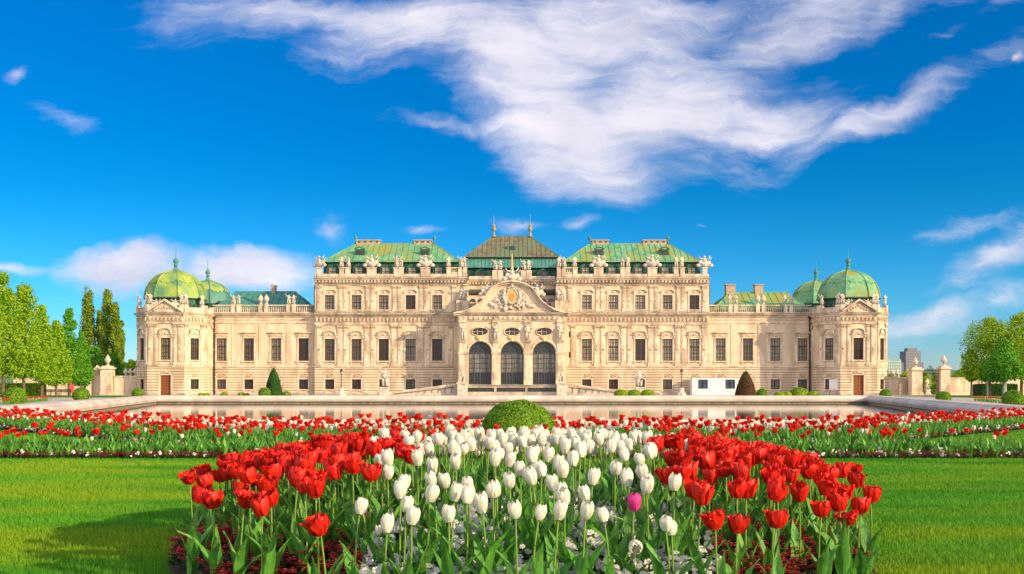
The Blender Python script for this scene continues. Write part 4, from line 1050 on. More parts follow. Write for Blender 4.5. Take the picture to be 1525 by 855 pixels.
def ball_bush(x, y, r, label, leaf=None, sq=.9, n=1800, size=.06, group=None, name='topiary_ball', z=None, cat='topiary'):
    leaf = leaf or LF_BOX; z = (gz(x, y)) if z is None else z
    d = rng.normal(0, 1, (n, 3)); d /= np.linalg.norm(d, axis=1, keepdims=True); d = d[d[:, 2] > -.75]
    bump = 1 + .02 * np.sin(d[:, :1] * 9 + d[:, 1:2] * 7) + rng.normal(0, .012, (len(d), 1))
    P = d * r * bump * np.array([1, 1, sq]); P[:, 2] += r * sq * .72
    V_, F_ = cards(P, d, size, 1.2, .55)
    o = thing(name, (x, y, z), label, cat, group)
    link('foliage', np_mesh('bush_mesh', V_, F_, leaf), o, Vector((0, 0, 0)))
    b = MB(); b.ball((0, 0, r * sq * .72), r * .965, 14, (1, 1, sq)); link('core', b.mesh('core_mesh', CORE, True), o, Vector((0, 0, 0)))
    return o
# ------------------------------------------------------------------ tulips
WHITE_T = mat('tulip_white', (.66, .64, .50), (.88, .87, .80), 70, .5, trans=.30, spec=.25, bump=.25, bscale=60, stretch=(1, 1, .25))
RED_T = mat('tulip_red', (.46, .004, .004), (.86, .030, .012), 60, .42, trans=.30, spec=.35, bump=.3, bscale=60, stretch=(1, 1, .25), rnd=.35)
PINK_T = mat('tulip_pink', (.68, .03, .26), (.74, .06, .32), 18, .5, trans=.25)
STEM_M = mat('tulip_stem', (.13, .26, .04), (.20, .34, .05), 20, .5, trans=.15)
LEAF_T = mat('tulip_leaf', (.06, .25, .035), (.17, .42, .055), 9, .42, bump=.35, bscale=50, trans=.28, spec=.4, stretch=(1, 1, .2), rnd=.5)
def grid(fn, ns, nt_):
    V_ = [fn(i / ns, j / nt_) for j in range(nt_ + 1) for i in range(ns + 1)]; w = ns + 1
    return V_, [(j * w + i, j * w + i + 1, (j + 1) * w + i + 1, (j + 1) * w + i) for j in range(nt_) for i in range(ns)]
def head(kind, seed, lo=False):
    """petals of one bloom, base at origin"""
    r = random.Random(seed); Vs = []; Fs = []
    np_ = 6 if not lo else 5
    layers = [(0, 3), (1, 3)] if kind != 'red' else [(0, 3), (1, 3), (2, 3)]
    if lo: layers = [(0, 3), (1, 2)]
    op = r.choice((r.uniform(.1, .7), r.uniform(.6, 1.35))) if kind == 'red' else r.uniform(0, .12)
    H = (.070 if kind != 'red' else .076) * r.uniform(.92, 1.1)
    for ly, cnt in layers:
        for k in range(cnt):
            ph = 2 * PI * (k / cnt + ly * .5 / cnt) + r.uniform(-.15, .15); f1 = r.uniform(0, 6.28); tip = r.uniform(-.3, 1.0) * (op if kind == 'red' else .15); hh = H * r.uniform(.9, 1.06) * (1, .99, .9)[ly]
            def fn(s, t, ph=ph, f1=f1, tip=tip, hh=hh, ly=ly):
                s = s * 2 - 1
                if kind == 'red':
                    rad = .010 + .029 * math.sin(PI * min(1, .07 + t * .62)) ** .6 * (1 + .42 * op * t) - .007 * ly + .022 * tip * max(0, t - .6) ** 1.5 * 3
                    w = (.95 * (math.sin(PI * min(1, t * .62 + .12)) ** .6)) * (1 - max(0, t - .72) ** 1.6 * 3.0)
                    z = hh * (t - .22 * tip * t ** 4)
                    ruf = .0050 * math.sin(s * 6 + f1) * t * t + .0035 * math.sin(s * 13 + f1 * 2) * t ** 3
                    z += .007 * math.sin(s * 8 + f1) * t ** 3
                else:
                    rad = .005 + .0215 * math.sin(PI * min(1, .07 + t * .72)) ** .6 * (1 + op * t) - .0016 * ly - .004 * max(0, t - .75) / .25
                    w = 1.12 * (math.sin(PI * min(1, t * .60 + .16)) ** .6) * (1 - max(0, t - .72) ** 1.7 * 4.2)
                    z = hh * t; ruf = .0012 * math.sin(s * 5 + f1) * t
                w = max(w, .06); a = ph + s * w
                z -= .10 * hh * s * s * t * t
                rr = rad + ruf + .0015 * s * s
                return (rr * math.cos(a), rr * math.sin(a), z)
            v, f = grid(fn, 6 if not lo else 2, 8 if not lo else 4); b = len(Vs); Vs += v; Fs += [tuple(b + i for i in q) for q in f]
    return Vs, Fs
def leaf(seed, lo=False, L_=None):
    r = random.Random(seed); Ln = L_ or r.uniform(.23, .34); W = r.uniform(.018, .029); bend = r.uniform(.15, 1.05); wav = r.uniform(.1, .35); f = r.uniform(0, 6); tw = r.uniform(-.9, .9)
    def fn(s, t):
        s = s * 2 - 1; w = W * (.42 + .95 * math.sin(PI * min(1, t * .80 + .16)) ) * (1 - t ** 5) * (1 - .35 * t)
        th = 1.42 - bend * t ** 1.6; x = Ln * (t * math.cos((1.42 + th) / 2)); z = Ln * t * math.sin((1.42 + th) / 2)
        fold = abs(s) * w * (.75 - .45 * t); a = tw * t
        yy = s * w; lift = fold + W * wav * math.sin(t * 12 + f + s) * abs(s)
        return (.006 + x - lift * math.sin(th) + yy * math.sin(a) * .3, yy * math.cos(a), z + lift * math.cos(th) * .3)
    return grid(fn, 4 if not lo else 2, 9 if not lo else 4)
def pymesh(name, vf, m_, smooth=True):
    me = bpy.data.meshes.new(name); me.from_pydata(vf[0], [], vf[1]); me.materials.append(m_); me.polygons.foreach_set('use_smooth', [smooth] * len(vf[1])); me.update(); return me
HEADS = {'white': [pymesh('white_bloom', head('white', i), WHITE_T) for i in range(14)], 'red': [pymesh('red_bloom', head('red', 40 + i), RED_T) for i in range(22)], 'pink': [pymesh('pink_bloom', head('white', 3), PINK_T)]}
LEAVES = [pymesh('tulip_leaf_mesh', leaf(i), LEAF_T) for i in range(14)]
def stem_mesh(H, seed):
    r = random.Random(seed); b = MB(); dx, dy = r.uniform(-.018, .018), r.uniform(-.018, .018)
    b.tube([(0, 0, -.01), (dx, dy, H * .4), (dx * .7, dy * .7, H * .75), (0, 0, H + .004)], [.0050, .0045, .0038, .0036], 7); return b.mesh('stem_mesh', STEM_M, True)
HS = [.27, .30, .33, .36, .39]
STEMS = {h: [stem_mesh(h, int(h * 100) + k) for k in range(3)] for h in HS}
TG = 'tulips in the round bed at the front'
def tulip(x, y, hz, kind, label, rr=None, tilt=None, hs=1.0):
    r = rr or random.Random(int(x * 997 + y * 7919)); z = bedz(x, y)
    t = thing('tulip', (x, y, z), label, 'tulip', TG, r.uniform(0, 6.28))
    Hb = min(HS, key=lambda q: abs(q - (hz - .035))); sc = (hz - .035) / Hb
    ti = tilt if tilt is not None else (r.uniform(-.2, .2), r.uniform(-.2, .2))
    t.rotation_euler = (ti[0] * .35, ti[1] * .35, t.rotation_euler.z)
    s = link('stem', r.choice(STEMS[Hb]), t, Vector((0, 0, 0))); s.scale = (1, 1, sc)
    h = link('bloom', r.choice(HEADS[kind]), t, Vector((0, 0, Hb * sc))); k = r.uniform(.9, 1.12) * hs * (1.02 if kind == 'red' else 1.0); h.scale = (k, k, k * r.uniform(.95, 1.08)); h.rotation_euler = (ti[0], ti[1], 0)
    for i in range(r.choice((2, 3, 3))):
        l = link('leaf', r.choice(LEAVES), t, Vector((0, 0, .002 + .02 * i)), 2.2 * i + r.uniform(-.5, .5)); k = r.uniform(.8, 1.12); l.scale = (k, k, k)
    return t
W4 = [(82,545),(257,437),(222,620),(268,558),(315,562),(290,495),(378,497),(497,470),(452,418),(500,405),(597,447),(495,573),(520,540),(655,535),(690,490),(730,457),(775,440),(818,435),(800,552),(863,560),(890,432),(818,372),(852,395),(865,365),(910,400),(953,543),(972,480),(1020,503),(1075,537),(1118,478),(1108,405),(1202,548),(1210,362),(1275,418),(1347,458),(1380,445),(1430,458),(1437,605),(1488,633),(1353,345),(1378,380),(1318,255),(1362,258),(1395,315),(970,422),(960,342),(1000,390),(1030,328),(1068,315),(905,312),(770,290),(733,318),(750,250),(800,268),(835,270),(880,285),(537,355),(478,300),(425,275),(380,268),(372,338),(455,372),(427,355),(303,270),(240,345),(195,330),(220,375),(520,250),(558,255),(533,295),(612,285),(655,268),(690,308),(690,240),(590,290),(475,225),(462,262),(340,250),(720,270),(945,240),(985,248),(893,218),(867,207),(745,215),(1040,263),(1085,250),(1130,235),(1170,235),(1200,288),(1230,270),(1258,285),(1275,270),(1210,235),(1272,225),(988,288),(1110,280),(905,248),(840,240),(785,235),(640,235),(1335,215),(1300,250)]
R3 = [(835,485),(845,415),(905,340),(925,440),(985,370),(1038,452),(950,505),(1035,522),(1165,562),(1205,495),(1175,455),(1380,620),(1435,625),(1062,340),(1120,355),(1190,300),(1310,255),(1290,445),(1330,470),(1390,450),(1250,380),(1330,330),(1440,370),(1505,365),(1270,325),(1215,400),(1115,425),(1410,310),(1440,270),(1505,270),(1380,250),(1160,300),(1230,340),(1290,310),(1170,350),(1490,320),(1350,280),(1460,240),(1500,230),(1320,385)]
R4 = [(65,375),(155,400),(335,308),(45,275),(120,265),(190,235),(240,225),(300,220),(370,215),(175,300),(270,295),(85,330),(20,300),(10,240),(150,240),(225,290),(5,380),(100,230),(1430,270),(1480,315),(1385,200),(1440,240),(1510,240),(1455,395),(1515,410),(1520,330),(1480,210)]
R5 = [(10,315),(45,410),(85,455),(105,520),(200,590),(265,620),(265,487),(310,480),(360,490),(445,585),(320,425),(425,415),(460,445),(495,410),(540,477),(580,375),(615,365),(505,360),(470,295),(430,355),(390,300),(540,310),(635,430),(640,475),(645,535),(690,355),(730,385),(770,395),(800,450),(740,468),(705,475),(740,535),(755,590),(820,540),(845,485),(905,490),(900,410),(905,448),(235,360),(280,355),(165,335),(95,300),(125,245),(60,250),(25,230),(205,265),(300,220),(330,280),(270,300),(40,190),(120,195),(185,170),(10,190),(80,160),(230,300),(350,300),(445,270),(20,275),(150,290),(245,320),(480,330),(75,215),(160,225)]
K = 2.933
LIST = [(500 + x / K, 570 + y / K, 'white') for x, y in W4] + [(x / K, 570 + y / K, 'red') for x, y in R3] + [(500 + x / K, 570 + y / K, 'red') for x, y in R4] + [(1005 + x / K, 570 + y / K, 'red') for x, y in R5]
def hz_at(x, y):
    r = min(1, math.hypot(x - BEDC[0], y - BEDC[1]) / BEDR); return .43 - .02 * r
def solve(px, py):
    best = None
    Y = 4.08
    while Y < 6.35:
        X = PX(px, Y)
        if math.hypot(X - BEDC[0], Y - BEDC[1]) < BEDR * 1.0:
            q = HY - (bedz(X, Y) + hz_at(X, Y) - CAMH) / Y * FPX; e = abs(q - py)
            if best is None or e < best[0]: best = (e, X, Y)
        Y += .01
    return best
TUL = []
rt = random.Random(5)
for px, py, k in LIST:
    s = solve(px, py)
    if s is None: continue
    e, X, Y = s
    if e > 3 and Y > 5.6: Y = rt.uniform(5.7, 6.8); X = PX(px, Y)
    hq = None
    if e > 1.5 and Y < 5.6: hq = min(.47, max(.26, CAMH - (py - HY) / FPX * Y - bedz(X, Y)))
    for _ in range(6):
        if any(math.hypot(X - a[0], Y - a[1]) < .055 for a in TUL): X += rt.uniform(-.05, .05); Y += rt.uniform(-.03, .05)
        else: break
    TUL.append((X, Y, k, hq))
# the far side of the mound and thin spots
tries = 0
def wzone(x, y): return abs(x - .12) < .78 + (y - 4.5) * .12
while len(TUL) < 292 and tries < 4000:
    tries += 1; a = rt.uniform(0, 2 * PI); q = BEDR * .95 * math.sqrt(rt.random()); X = BEDC[0] + q * math.cos(a); Y = BEDC[1] + q * math.sin(a)
    if wzone(X, Y) and rt.random() < .75: continue
    if Y > 6.3: continue
    if Y < 4.55 or math.hypot(X - BEDC[0], Y - BEDC[1]) > BEDR * .86: continue
    if any(math.hypot(X - t[0], Y - t[1]) < .11 for t in TUL): continue
    TUL.append((X, Y, 'white' if wzone(X, Y) else 'red', None))
def where(X, Y, k):
    row = 'in front' if Y < 4.75 else 'second rank' if Y < 5.2 else 'mid-bed' if Y < 5.7 else 'at the back' if Y < 6.5 else 'on the far slope'
    if k == 'white': col = 'beside the left red tulips' if X < -.5 else 'left of centre' if X < -.12 else 'in front of the clipped bush' if X < .3 else 'right of centre' if X < .68 else 'beside the right red tulips'
    else: col = 'at the left edge' if X < -1.45 else 'well left' if X < -1.0 else 'just left of the white ones' if X < 0 else 'just right of the white ones' if X < 1.15 else 'well right' if X < 1.55 else 'at the right edge'
    return row, col
for i, (X, Y, k, hq) in enumerate(TUL):
    row, col = where(X, Y, k)
    tulip(X, Y, hq or hz_at(X, Y) * rt.uniform(.95, 1.06), k, ('closed white' if k == 'white' else 'wide open red') + f' tulip {row}, {col}')
e, X, Y = solve(942, 747); tulip(X, Y, hz_at(X, Y), 'pink', 'single bright pink tulip among the white ones in the round bed')
tt = tulip(PX(939, 4.3), 4.3, .26, 'white', 'white tulip fallen open on its side under the pink one', tilt=(.1, 1.3), hs=1.0)
tulip(PX(567, 4.35), 4.35, .25, 'white', 'small low white tulip bud in the front left of the white ones', hs=.6)
tulip(PX(545, 4.5), 4.5, .33, 'white', 'tiny pale tulip bud on a bare stem beside the front white ones', hs=.45)

# ------------------------------------------------------------------ merged, uncountable planting
def inst(name, variants, T, mats, smooth=True):
    """variants: list of (V, F4, matidx array); T: list of (variant, x, y, z, rz, scale)"""
    VV = []; FF = []; MM = []; off = 0
    T = np.array(T)
    for vi, (v, f, m_) in enumerate(variants):
        v = np.array(v, float); f = np.array(f); m_ = np.array(m_); S = T[T[:, 0] == vi]
        if not len(S): continue
        c, s_ = np.cos(S[:, 4])[:, None], np.sin(S[:, 4])[:, None]; sc = S[:, 5][:, None]
        x = (v[None, :, 0] * c - v[None, :, 1] * s_) * sc + S[:, 1][:, None]; y = (v[None, :, 0] * s_ + v[None, :, 1] * c) * sc + S[:, 2][:, None]; z = v[None, :, 2] * sc + S[:, 3][:, None]
        VV.append(np.stack([x, y, z], 2).reshape(-1, 3)); n = len(S)
        FF.append((f[None] + (np.arange(n) * len(v))[:, None, None] + off).reshape(-1, 4)); MM.append(np.tile(m_, n)); off += n * len(v)
    return link(name, np_mesh(name + '_mesh', np.concatenate(VV), np.concatenate(FF), mats, np.concatenate(MM), smooth))
def merge(parts):
    V_ = []; F_ = []; M_ = []
    for v, f, m_, dz in parts:
        b = len(V_); V_ += [(p[0], p[1], p[2] + dz) for p in v]; F_ += [tuple(b + i for i in q) for q in f]; M_ += [m_] * len(f)
    return V_, F_, M_
def rot(v, a): c, s = math.cos(a), math.sin(a); return [(p[0] * c - p[1] * s, p[0] * s + p[1] * c, p[2]) for p in v]
def lowplant(kind, seed, H, nl=4):
    r = random.Random(seed); parts = []
    def st(s, t): a = s * 2 * PI; return (.004 * math.cos(a), .004 * math.sin(a), H * t)
    v, f = grid(st, 3, 1); parts.append((v, f, 2, 0))
    v, f = head('red' if kind == 'red' else 'white', seed, True); parts.append((v, f, 0 if kind == 'red' else 1, H))
    for i in range(nl): v, f = leaf(seed * 7 + i, True); parts.append((rot(v, i * 6.28 / nl + r.uniform(-.4, .4)), f, 3, 0))
    return merge(parts)
def stem_lp(H): return [(.004 * math.cos(a) , .004 * math.sin(a), z) for z in (0, H) for a in (0, 1.57, 3.14, 4.71)]
STF = [(i, (i + 1) % 4, (i + 1) % 4 + 4, i + 4) for i in range(4)]
VAR = [lowplant('red', i, .30 + .03 * (i % 4)) for i in range(5)] + [lowplant('white', i + 9, .27 + .03 * (i % 4)) for i in range(4)]
RO = [merge([(rot(leaf(s * 5 + i, True)[0], i * 1.3), leaf(s * 5 + i, True)[1], 3, 0) for i in range(5)]) for s in range(3)]
VAR += RO
T = []
def rv(pr): return rt.randrange(5) if rt.random() < pr else 5 + rt.randrange(4)
for i in range(230):
    x = rt.uniform(-11, 11); y = rt.uniform(13.6, 14.6); T.append((rv(.8), x, y, gz(x, y), rt.uniform(0, 6.28), rt.uniform(.85, 1.0)))
for i in range(1150): x = rt.uniform(-12, 12); y = rt.uniform(13.3, 14.75); T.append((9 + rt.randrange(3), x, y, gz(x, y), rt.uniform(0, 6.28), rt.uniform(.6, 1.0)))
for i in range(1500):
    x = rt.uniform(-14.5, 14.5); y = strip2(x) + rt.uniform(.05, 2.5); T.append((rv(.68), x, y, gz(x, y), rt.uniform(0, 6.28), rt.uniform(.8, 1.08)))
for i in range(1500): x = rt.uniform(-14.5, 14.5); y = strip2(x) + rt.uniform(.05, 2.5); T.append((9 + rt.randrange(3), x, y, gz(x, y), rt.uniform(0, 6.28), rt.uniform(.7, 1.0)))
for i in range(240):   # beds beside the outer kerb on both sides
    for s in (-1, 1):
        q = rt.random(); x = s * (27.5 + 14 * q); y = 48 + 42 * q + rt.uniform(-.5, .5); T.append((rv(.9), x, y, gz(x, y), rt.uniform(0, 6.28), 1.0))
HV = [merge([(stem_lp(.36), STF, 2, 0), (head(k_, sd)[0], head(k_, sd)[1], 0 if k_ == 'red' else 1, .36)] + [(rot(leaf(sd + i)[0], i * 2.1), leaf(sd + i)[1], 3, 0) for i in range(3)]) for k_, sd in (('red', 61), ('red', 62), ('red', 63), ('red', 64), ('white', 70), ('white', 71), ('white', 72))]
nv = len(VAR); VAR += HV; cnt = 0
while cnt < 270:
    a = rt.uniform(0, 2 * PI); q = BEDR * .96 * math.sqrt(rt.random()); x = BEDC[0] + q * math.cos(a); y = BEDC[1] + q * math.sin(a)
    if y < 5.35 or (wzone(x, y) and (y < 6.2 or rt.random() < .5)) or q > BEDR * .9: continue
    if any(math.hypot(x - t[0], y - t[1]) < .07 for t in TUL): continue
    T.append((nv + (4 + rt.randrange(3) if wzone(x, y) else rt.randrange(4)), x, y, bedz(x, y), rt.uniform(0, 6.28), hz_at(x, y) / .40 * rt.uniform(.9, 1.04))); cnt += 1
o = inst('tulip_border', VAR, T, [RED_T, WHITE_T, STEM_M, LEAF_T]); tag(o, 'long borders of red and white tulips behind the lawn, too many to count', 'tulips', kind='stuff')
# extra leaf rosettes between the bed tulips
T = []
while len(T) < 620:
    a = rt.uniform(0, 2 * PI); q = BEDR * .97 * math.sqrt(rt.random()); x = BEDC[0] + q * math.cos(a); y = BEDC[1] + q * math.sin(a)
    if y < 5.1 and rt.random() < .6: continue
    if y < 5.6 and q > BEDR * .78 and rt.random() < .75: continue
    T.append((rt.randrange(4), x, y, bedz(x, y), rt.uniform(0, 6.28), rt.uniform(.55, 1.0)))
RH = [merge([(rot(leaf(s * 5 + i)[0], i * 1.6 + s), leaf(s * 5 + i)[1], 0, 0) for i in range(4)]) for s in range(4)]
o = inst('tulip_foliage', RH, T, [LEAF_T]); tag(o, 'dense green tulip leaves filling the round bed', 'foliage', kind='stuff')
# low daisies and pansies
DAISY = mat('daisy_red', (.16, .004, .012), (.30, .010, .03), 30, .6); DLEAF = mat('low_leaf', (.02, .07, .015), (.05, .13, .03), 20, .6)
PANSY = mat('pansy_white', (.72, .72, .76), (.84, .84, .86), 20, .6, trans=.2); YEYE = mat('flower_eye', (.7, .4, .03))
def daisy(seed):
    r = random.Random(seed); parts = []
    for k in range(3):
        cx, cy, cz = r.uniform(-.03, .03), r.uniform(-.03, .03), r.uniform(.05, .09)
        for ly in range(2):
            for i in range(7):
                a = i * 2 * PI / 7 + ly * .4; ro, ri = .015 - .005 * ly, .003
                v = [(cx + ri * math.cos(a), cy + ri * math.sin(a), cz + .002), (cx + ro * math.cos(a - .35), cy + ro * math.sin(a - .35), cz + .004 * ly), (cx + ro * 1.1 * math.cos(a), cy + ro * 1.1 * math.sin(a), cz - .003 + .006 * ly), (cx + ro * math.cos(a + .35), cy + ro * math.sin(a + .35), cz + .004 * ly)]
                parts.append((v, [(0, 1, 2, 3)], 0, 0))
        parts.append(([(cx - .003, cy - .003, cz + .006), (cx + .003, cy - .003, cz + .006), (cx + .003, cy + .003, cz + .006), (cx - .003, cy + .003, cz + .006)], [(0, 1, 2, 3)], 2, 0))
    for i in range(7):
        a = r.uniform(0, 6.28); l = r.uniform(.03, .055); z = r.uniform(.015, .05)
        v = [(0, 0, .01), (l * .6 * math.cos(a - .3), l * .6 * math.sin(a - .3), z), (l * math.cos(a), l * math.sin(a), z * .9), (l * .6 * math.cos(a + .3), l * .6 * math.sin(a + .3), z)]
        parts.append((v, [(0, 1, 2, 3)], 1, 0))
    return merge(parts)
def pansy(seed):
    r = random.Random(seed); parts = []
    for k in range(4):
        cx, cy, cz = r.uniform(-.035, .035), r.uniform(-.035, .035), r.uniform(.05, .11)
        tx = r.uniform(-.5, .5); 
        for i in range(5):
            a = i * 2 * PI / 5; ro = r.uniform(.011, .016)
            def q(rad, an): x_, z_ = rad * math.cos(an), rad * math.sin(an); return (cx + x_, cy - .2 * z_ + tx * x_, cz + z_ * .85)
            parts.append(([q(.001, a), q(ro, a - .55), q(ro * 1.15, a), q(ro, a + .55)], [(0, 1, 2, 3)], 0, 0))
    for i in range(7):
        a = r.uniform(0, 6.28); l = r.uniform(.03, .06); z = r.uniform(.02, .07)
        v = [(0, 0, .01), (l * .6 * math.cos(a - .35), l * .6 * math.sin(a - .35), z), (l * math.cos(a), l * math.sin(a), z * .9), (l * .6 * math.cos(a + .35), l * .6 * math.sin(a + .35), z)]
        parts.append((v, [(0, 1, 2, 3)], 1, 0))
    return merge(parts)
Td = []; Tp = []
for i in range(5200):
    a = rt.uniform(0, 2 * PI); q = BEDR * math.sqrt(rt.random()); x = BEDC[0] + q * math.cos(a); y = BEDC[1] + q * math.sin(a)
    if y > 7: continue
    if wzone(x, y):
        if rt.random() < .95: Tp.append((rt.randrange(3), x, y, bedz(x, y) + rt.uniform(0, .06), rt.uniform(-.6, .6), rt.uniform(.8, 1.2)))
    elif q < BEDR * .97: Td.append((rt.randrange(3), x, y, bedz(x, y) + rt.uniform(0, .05), rt.uniform(0, 6.28), rt.uniform(.9, 1.4)))
for i in range(1500):
    x = rt.uniform(-9, 9); y = 13.2 + rt.uniform(-.05, .28); (Td if rt.random() < .90 else Tp).append((rt.randrange(3), x, y, gz(x, y), rt.uniform(0, 6.28), rt.uniform(.9, 1.4)))
for i in range(1100):
    x = rt.uniform(-13, 13); y = strip2(x) + rt.uniform(-.12, .15); (Td if rt.random() < .75 else Tp).append((rt.randrange(3), x, y, gz(x, y), rt.uniform(0, 6.28), rt.uniform(.9, 1.4)))
tag(inst('red_daisies', [daisy(i) for i in range(3)], Td, [DAISY, DLEAF, YEYE], False), 'low dark red daisies carpeting the soil under the red tulips', 'daisies', kind='stuff')
tag(inst('white_pansies', [pansy(i) for i in range(3)], Tp, [PANSY, DLEAF], False), 'low white pansies on the soil under the white tulips', 'pansies', kind='stuff')

# ------------------------------------------------------------------ mown grass
def grass():
    n = 520000
    y = 3.7 + (13.3 - 3.7) * rng.random(n) ** 1.35; x = (rng.random(n) * 2 - 1) * (.56 * y + .4)
    keep = np.hypot(x - BEDC[0], y - BEDC[1]) > BEDR * .985; x = x[keep]; y = y[keep]
    # behind the front strip up to the second one: sparser
    m2 = 90000; y2 = rng.uniform(14.5, 21, m2); x2 = (rng.random(m2) * 2 - 1) * 12; k2 = (y2 > 14.75) & (y2 < 15.85 + np.maximum(0, np.abs(x2) - 5.5) * 1.2); x2 = x2[k2]; y2 = y2[k2]
    far = np.concatenate([np.zeros(len(x)), np.ones(len(x2))]); x = np.concatenate([x, x2]); y = np.concatenate([y, y2]); n = len(x)
    z = np.where(y < 18, .25, .25 - .007 * (y - 18)) + .002
    pat = np.sin(x * 1.7 + y * 2.3) * np.sin(x * .9 - y * 1.9) * .5 + rng.normal(0, .3, n)
    h = (.026 + .014 * rng.random(n)) * (1 + .2 * pat); w = .0011 + .00042 * y * .8; a = rng.random(n) * 2 * PI
    lx = rng.normal(0, .012, n); lyy = rng.normal(0, .012, n) ; c, s = np.cos(a) * w, np.sin(a) * w
    V_ = np.stack([np.stack([x - c, y - s, z], 1), np.stack([x + c, y + s, z], 1), np.stack([x + lx, y + lyy, z + h], 1)], 1).reshape(-1, 3)
    F_ = np.arange(3 * n).reshape(n, 3)
    G1 = mat('grass_blade', (.045, .25, .014), (.115, .36, .018), 1.6, .6, trans=.3, spec=.2, c3=(.21, .37, .014), s3=1.0, stretch=(.3, 1.1, 1))
    tag(link('grass', np_mesh('grass_mesh', V_, F_, G1)), 'short mown green grass of the front lawn', 'grass', kind='stuff')
grass()
# ------------------------------------------------------------------ clipped bushes and cones
o = ball_bush(PX(772, 14.9), 15.2, .545, 'large round clipped box bush rising behind the white tulips at the centre', sq=.80, n=26000, size=.016)
BG = 'clipped box balls round the pool'
for px, pyb, d, Y, lab in ((22, 602.5, 33, 70, 'clipped box ball at the far left by the pool kerb'), (121, 596.5, 24, 92, 'clipped box ball left of the pool in front of the arched gate'), (205, 591, 16, 128, 'clipped box ball at the left corner of the palace'),
                       (1318.5, 593, 17, 112, 'small clipped box ball by the right corner of the palace'), (1405, 599.5, 21, 80, 'clipped box ball in front of the right gate pier'), (1509, 605.5, 30, 62.5, 'clipped box ball at the far right by the dark hedge'),
                       (394, 588, 18, 126, 'round clipped bush at the foot of the green cone'), (924.6, 588, 21, 126, 'flat clipped bush left of the right-hand garden statue'), (944, 588, 20, 128, 'round clipped bush just left of the right-hand garden statue plinth'),
                       (964.4, 588, 21, 124, 'flat clipped bush just right of the right-hand garden statue'), (1134.6, 588, 16, 124, 'round clipped bush right of the brown cone'), (1160, 588, 15, 124, 'first low bush left of the tall bush below the right wing'), (1171, 588, 15, 126, 'second low bush touching the tall bush below the right wing'),
                       (1190, 588, 26, 128, 'largest clipped bush below the right wing'), (1191.5, 589, 18, 121, 'small clipped bush in front of the largest one below the right wing'), (1210.6, 588, 16, 124, 'clipped bush beside the right drainpipe'), (1220, 588.5, 10, 120, 'smallest clipped bush left of the right pavilion')):
    r = d / 2 / FPX * Y
    ball_bush(PX(px, Y), Y, r, lab, sq=.92 if d > 28 or px < 250 or px > 1300 else .9 if px in (394, 1134.6) else .62, n=3500 if d > 20 else 1500, size=.05 if d > 20 else .07, group=BG, leaf=LF_YEL if (1150 < px < 1225 or 900 < px < 970) else LF_BOX)
for px, w, lab in ((299, 9, 'low dry bush left of the left drainpipe'), (308, 9, 'low dry bush beside the left drainpipe'), (334, 11, 'low dry bush under the first window of the left wing'), (359, 10, 'low dry bush left of a pair under the left wing'), (367.5, 8, 'low dry bush right of a pair under the left wing'), (427, 13, 'low dry bush right of the green cone')):
    ball_bush(PX(px, 130), 130, w / 2 / FPX * 130, lab, leaf=LF_YEL, sq=.75, n=500, size=.07, group='low dry bushes under the left wing')
def cone(px, w, yt, Y, leaf_, lab):
    x = PX(px, Y); R_ = w / 2 / FPX * Y; H = PZ(yt, Y)
    n = 7000; t = 1 - np.sqrt(1 - rng.random(n) * .999); a = rng.random(n) * 2 * PI; rr = R_ * (1 - t ** 1.5) ** .8 * (1 + .02 * rng.normal(0, 1, n))
    P = np.stack([rr * np.cos(a), rr * np.sin(a), t * H], 1); Nn = np.stack([np.cos(a), np.sin(a), .35 + 0 * a], 1); V_, F_ = cards(P, Nn, .07, 1.2, .5)
    o = thing('topiary_cone', (x, Y, 0), lab, 'topiary', 'tall clipped cones before the palace'); link('foliage', np_mesh('cone_mesh', V_, F_, leaf_), o, Vector((0, 0, 0)))
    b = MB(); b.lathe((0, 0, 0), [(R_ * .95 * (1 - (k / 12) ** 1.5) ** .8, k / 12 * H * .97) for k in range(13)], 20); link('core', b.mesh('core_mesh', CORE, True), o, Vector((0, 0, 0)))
cone(407.5, 26, 546.5, 128, LF_DARK, 'tall dark green clipped cone in front of the left wing')
cone(1110.5, 31, 551, 128, LF_BROWN, 'tall brown clipped cone in front of the right wing')

# ------------------------------------------------------------------ garden statues, lamps
def garden_statue(px, Y, ztop, pose, lab, ph=1.25, pw=.6, name='garden_statue'):
    x = PX(px, Y); t = thing(name, (x, Y, 0), lab, 'statue', 'stone figures on plinths before the palace')
    b = MB(); b.box(-pw * 1.15, pw * 1.15, -pw * 1.15, pw * 1.15, 0, .28); b.box(-pw, pw, -pw, pw, .28, ph - .15); b.box(-pw * 1.12, pw * 1.12, -pw * 1.12, pw * 1.12, ph - .15, ph); b.box(-pw * .7, pw * .7, -pw - .03, -pw - .001, .45, ph - .3)
    b.build('plinth', STATUE, t, loc=Vector((0, 0, 0)))
    s = (ztop - ph) / (1.9 if pose < 2 else 1.75); o = link('figure', (FIG + [TROPHY])[pose], t, Vector((0, 0, ph))); o.scale = (s * 1.1, s * 1.1, s)
    return t
t = garden_statue(572.9, 146, PZ(547, 146), 0, 'white stone figure group on a plinth in front of the left block of the palace')
o = link('figure', FIG[1], t, Vector((.42, .1, 1.25))); o.scale = (1.0, 1.0, .85); 
t = garden_statue(952.6, 146, PZ(548.5, 146), 1, 'white stone figure group on a plinth between low bushes in front of the right block'); o = link('figure', FIG[0], t, Vector((-.42, .1, 1.25))); o.scale = (1.0, 1.0, .85)
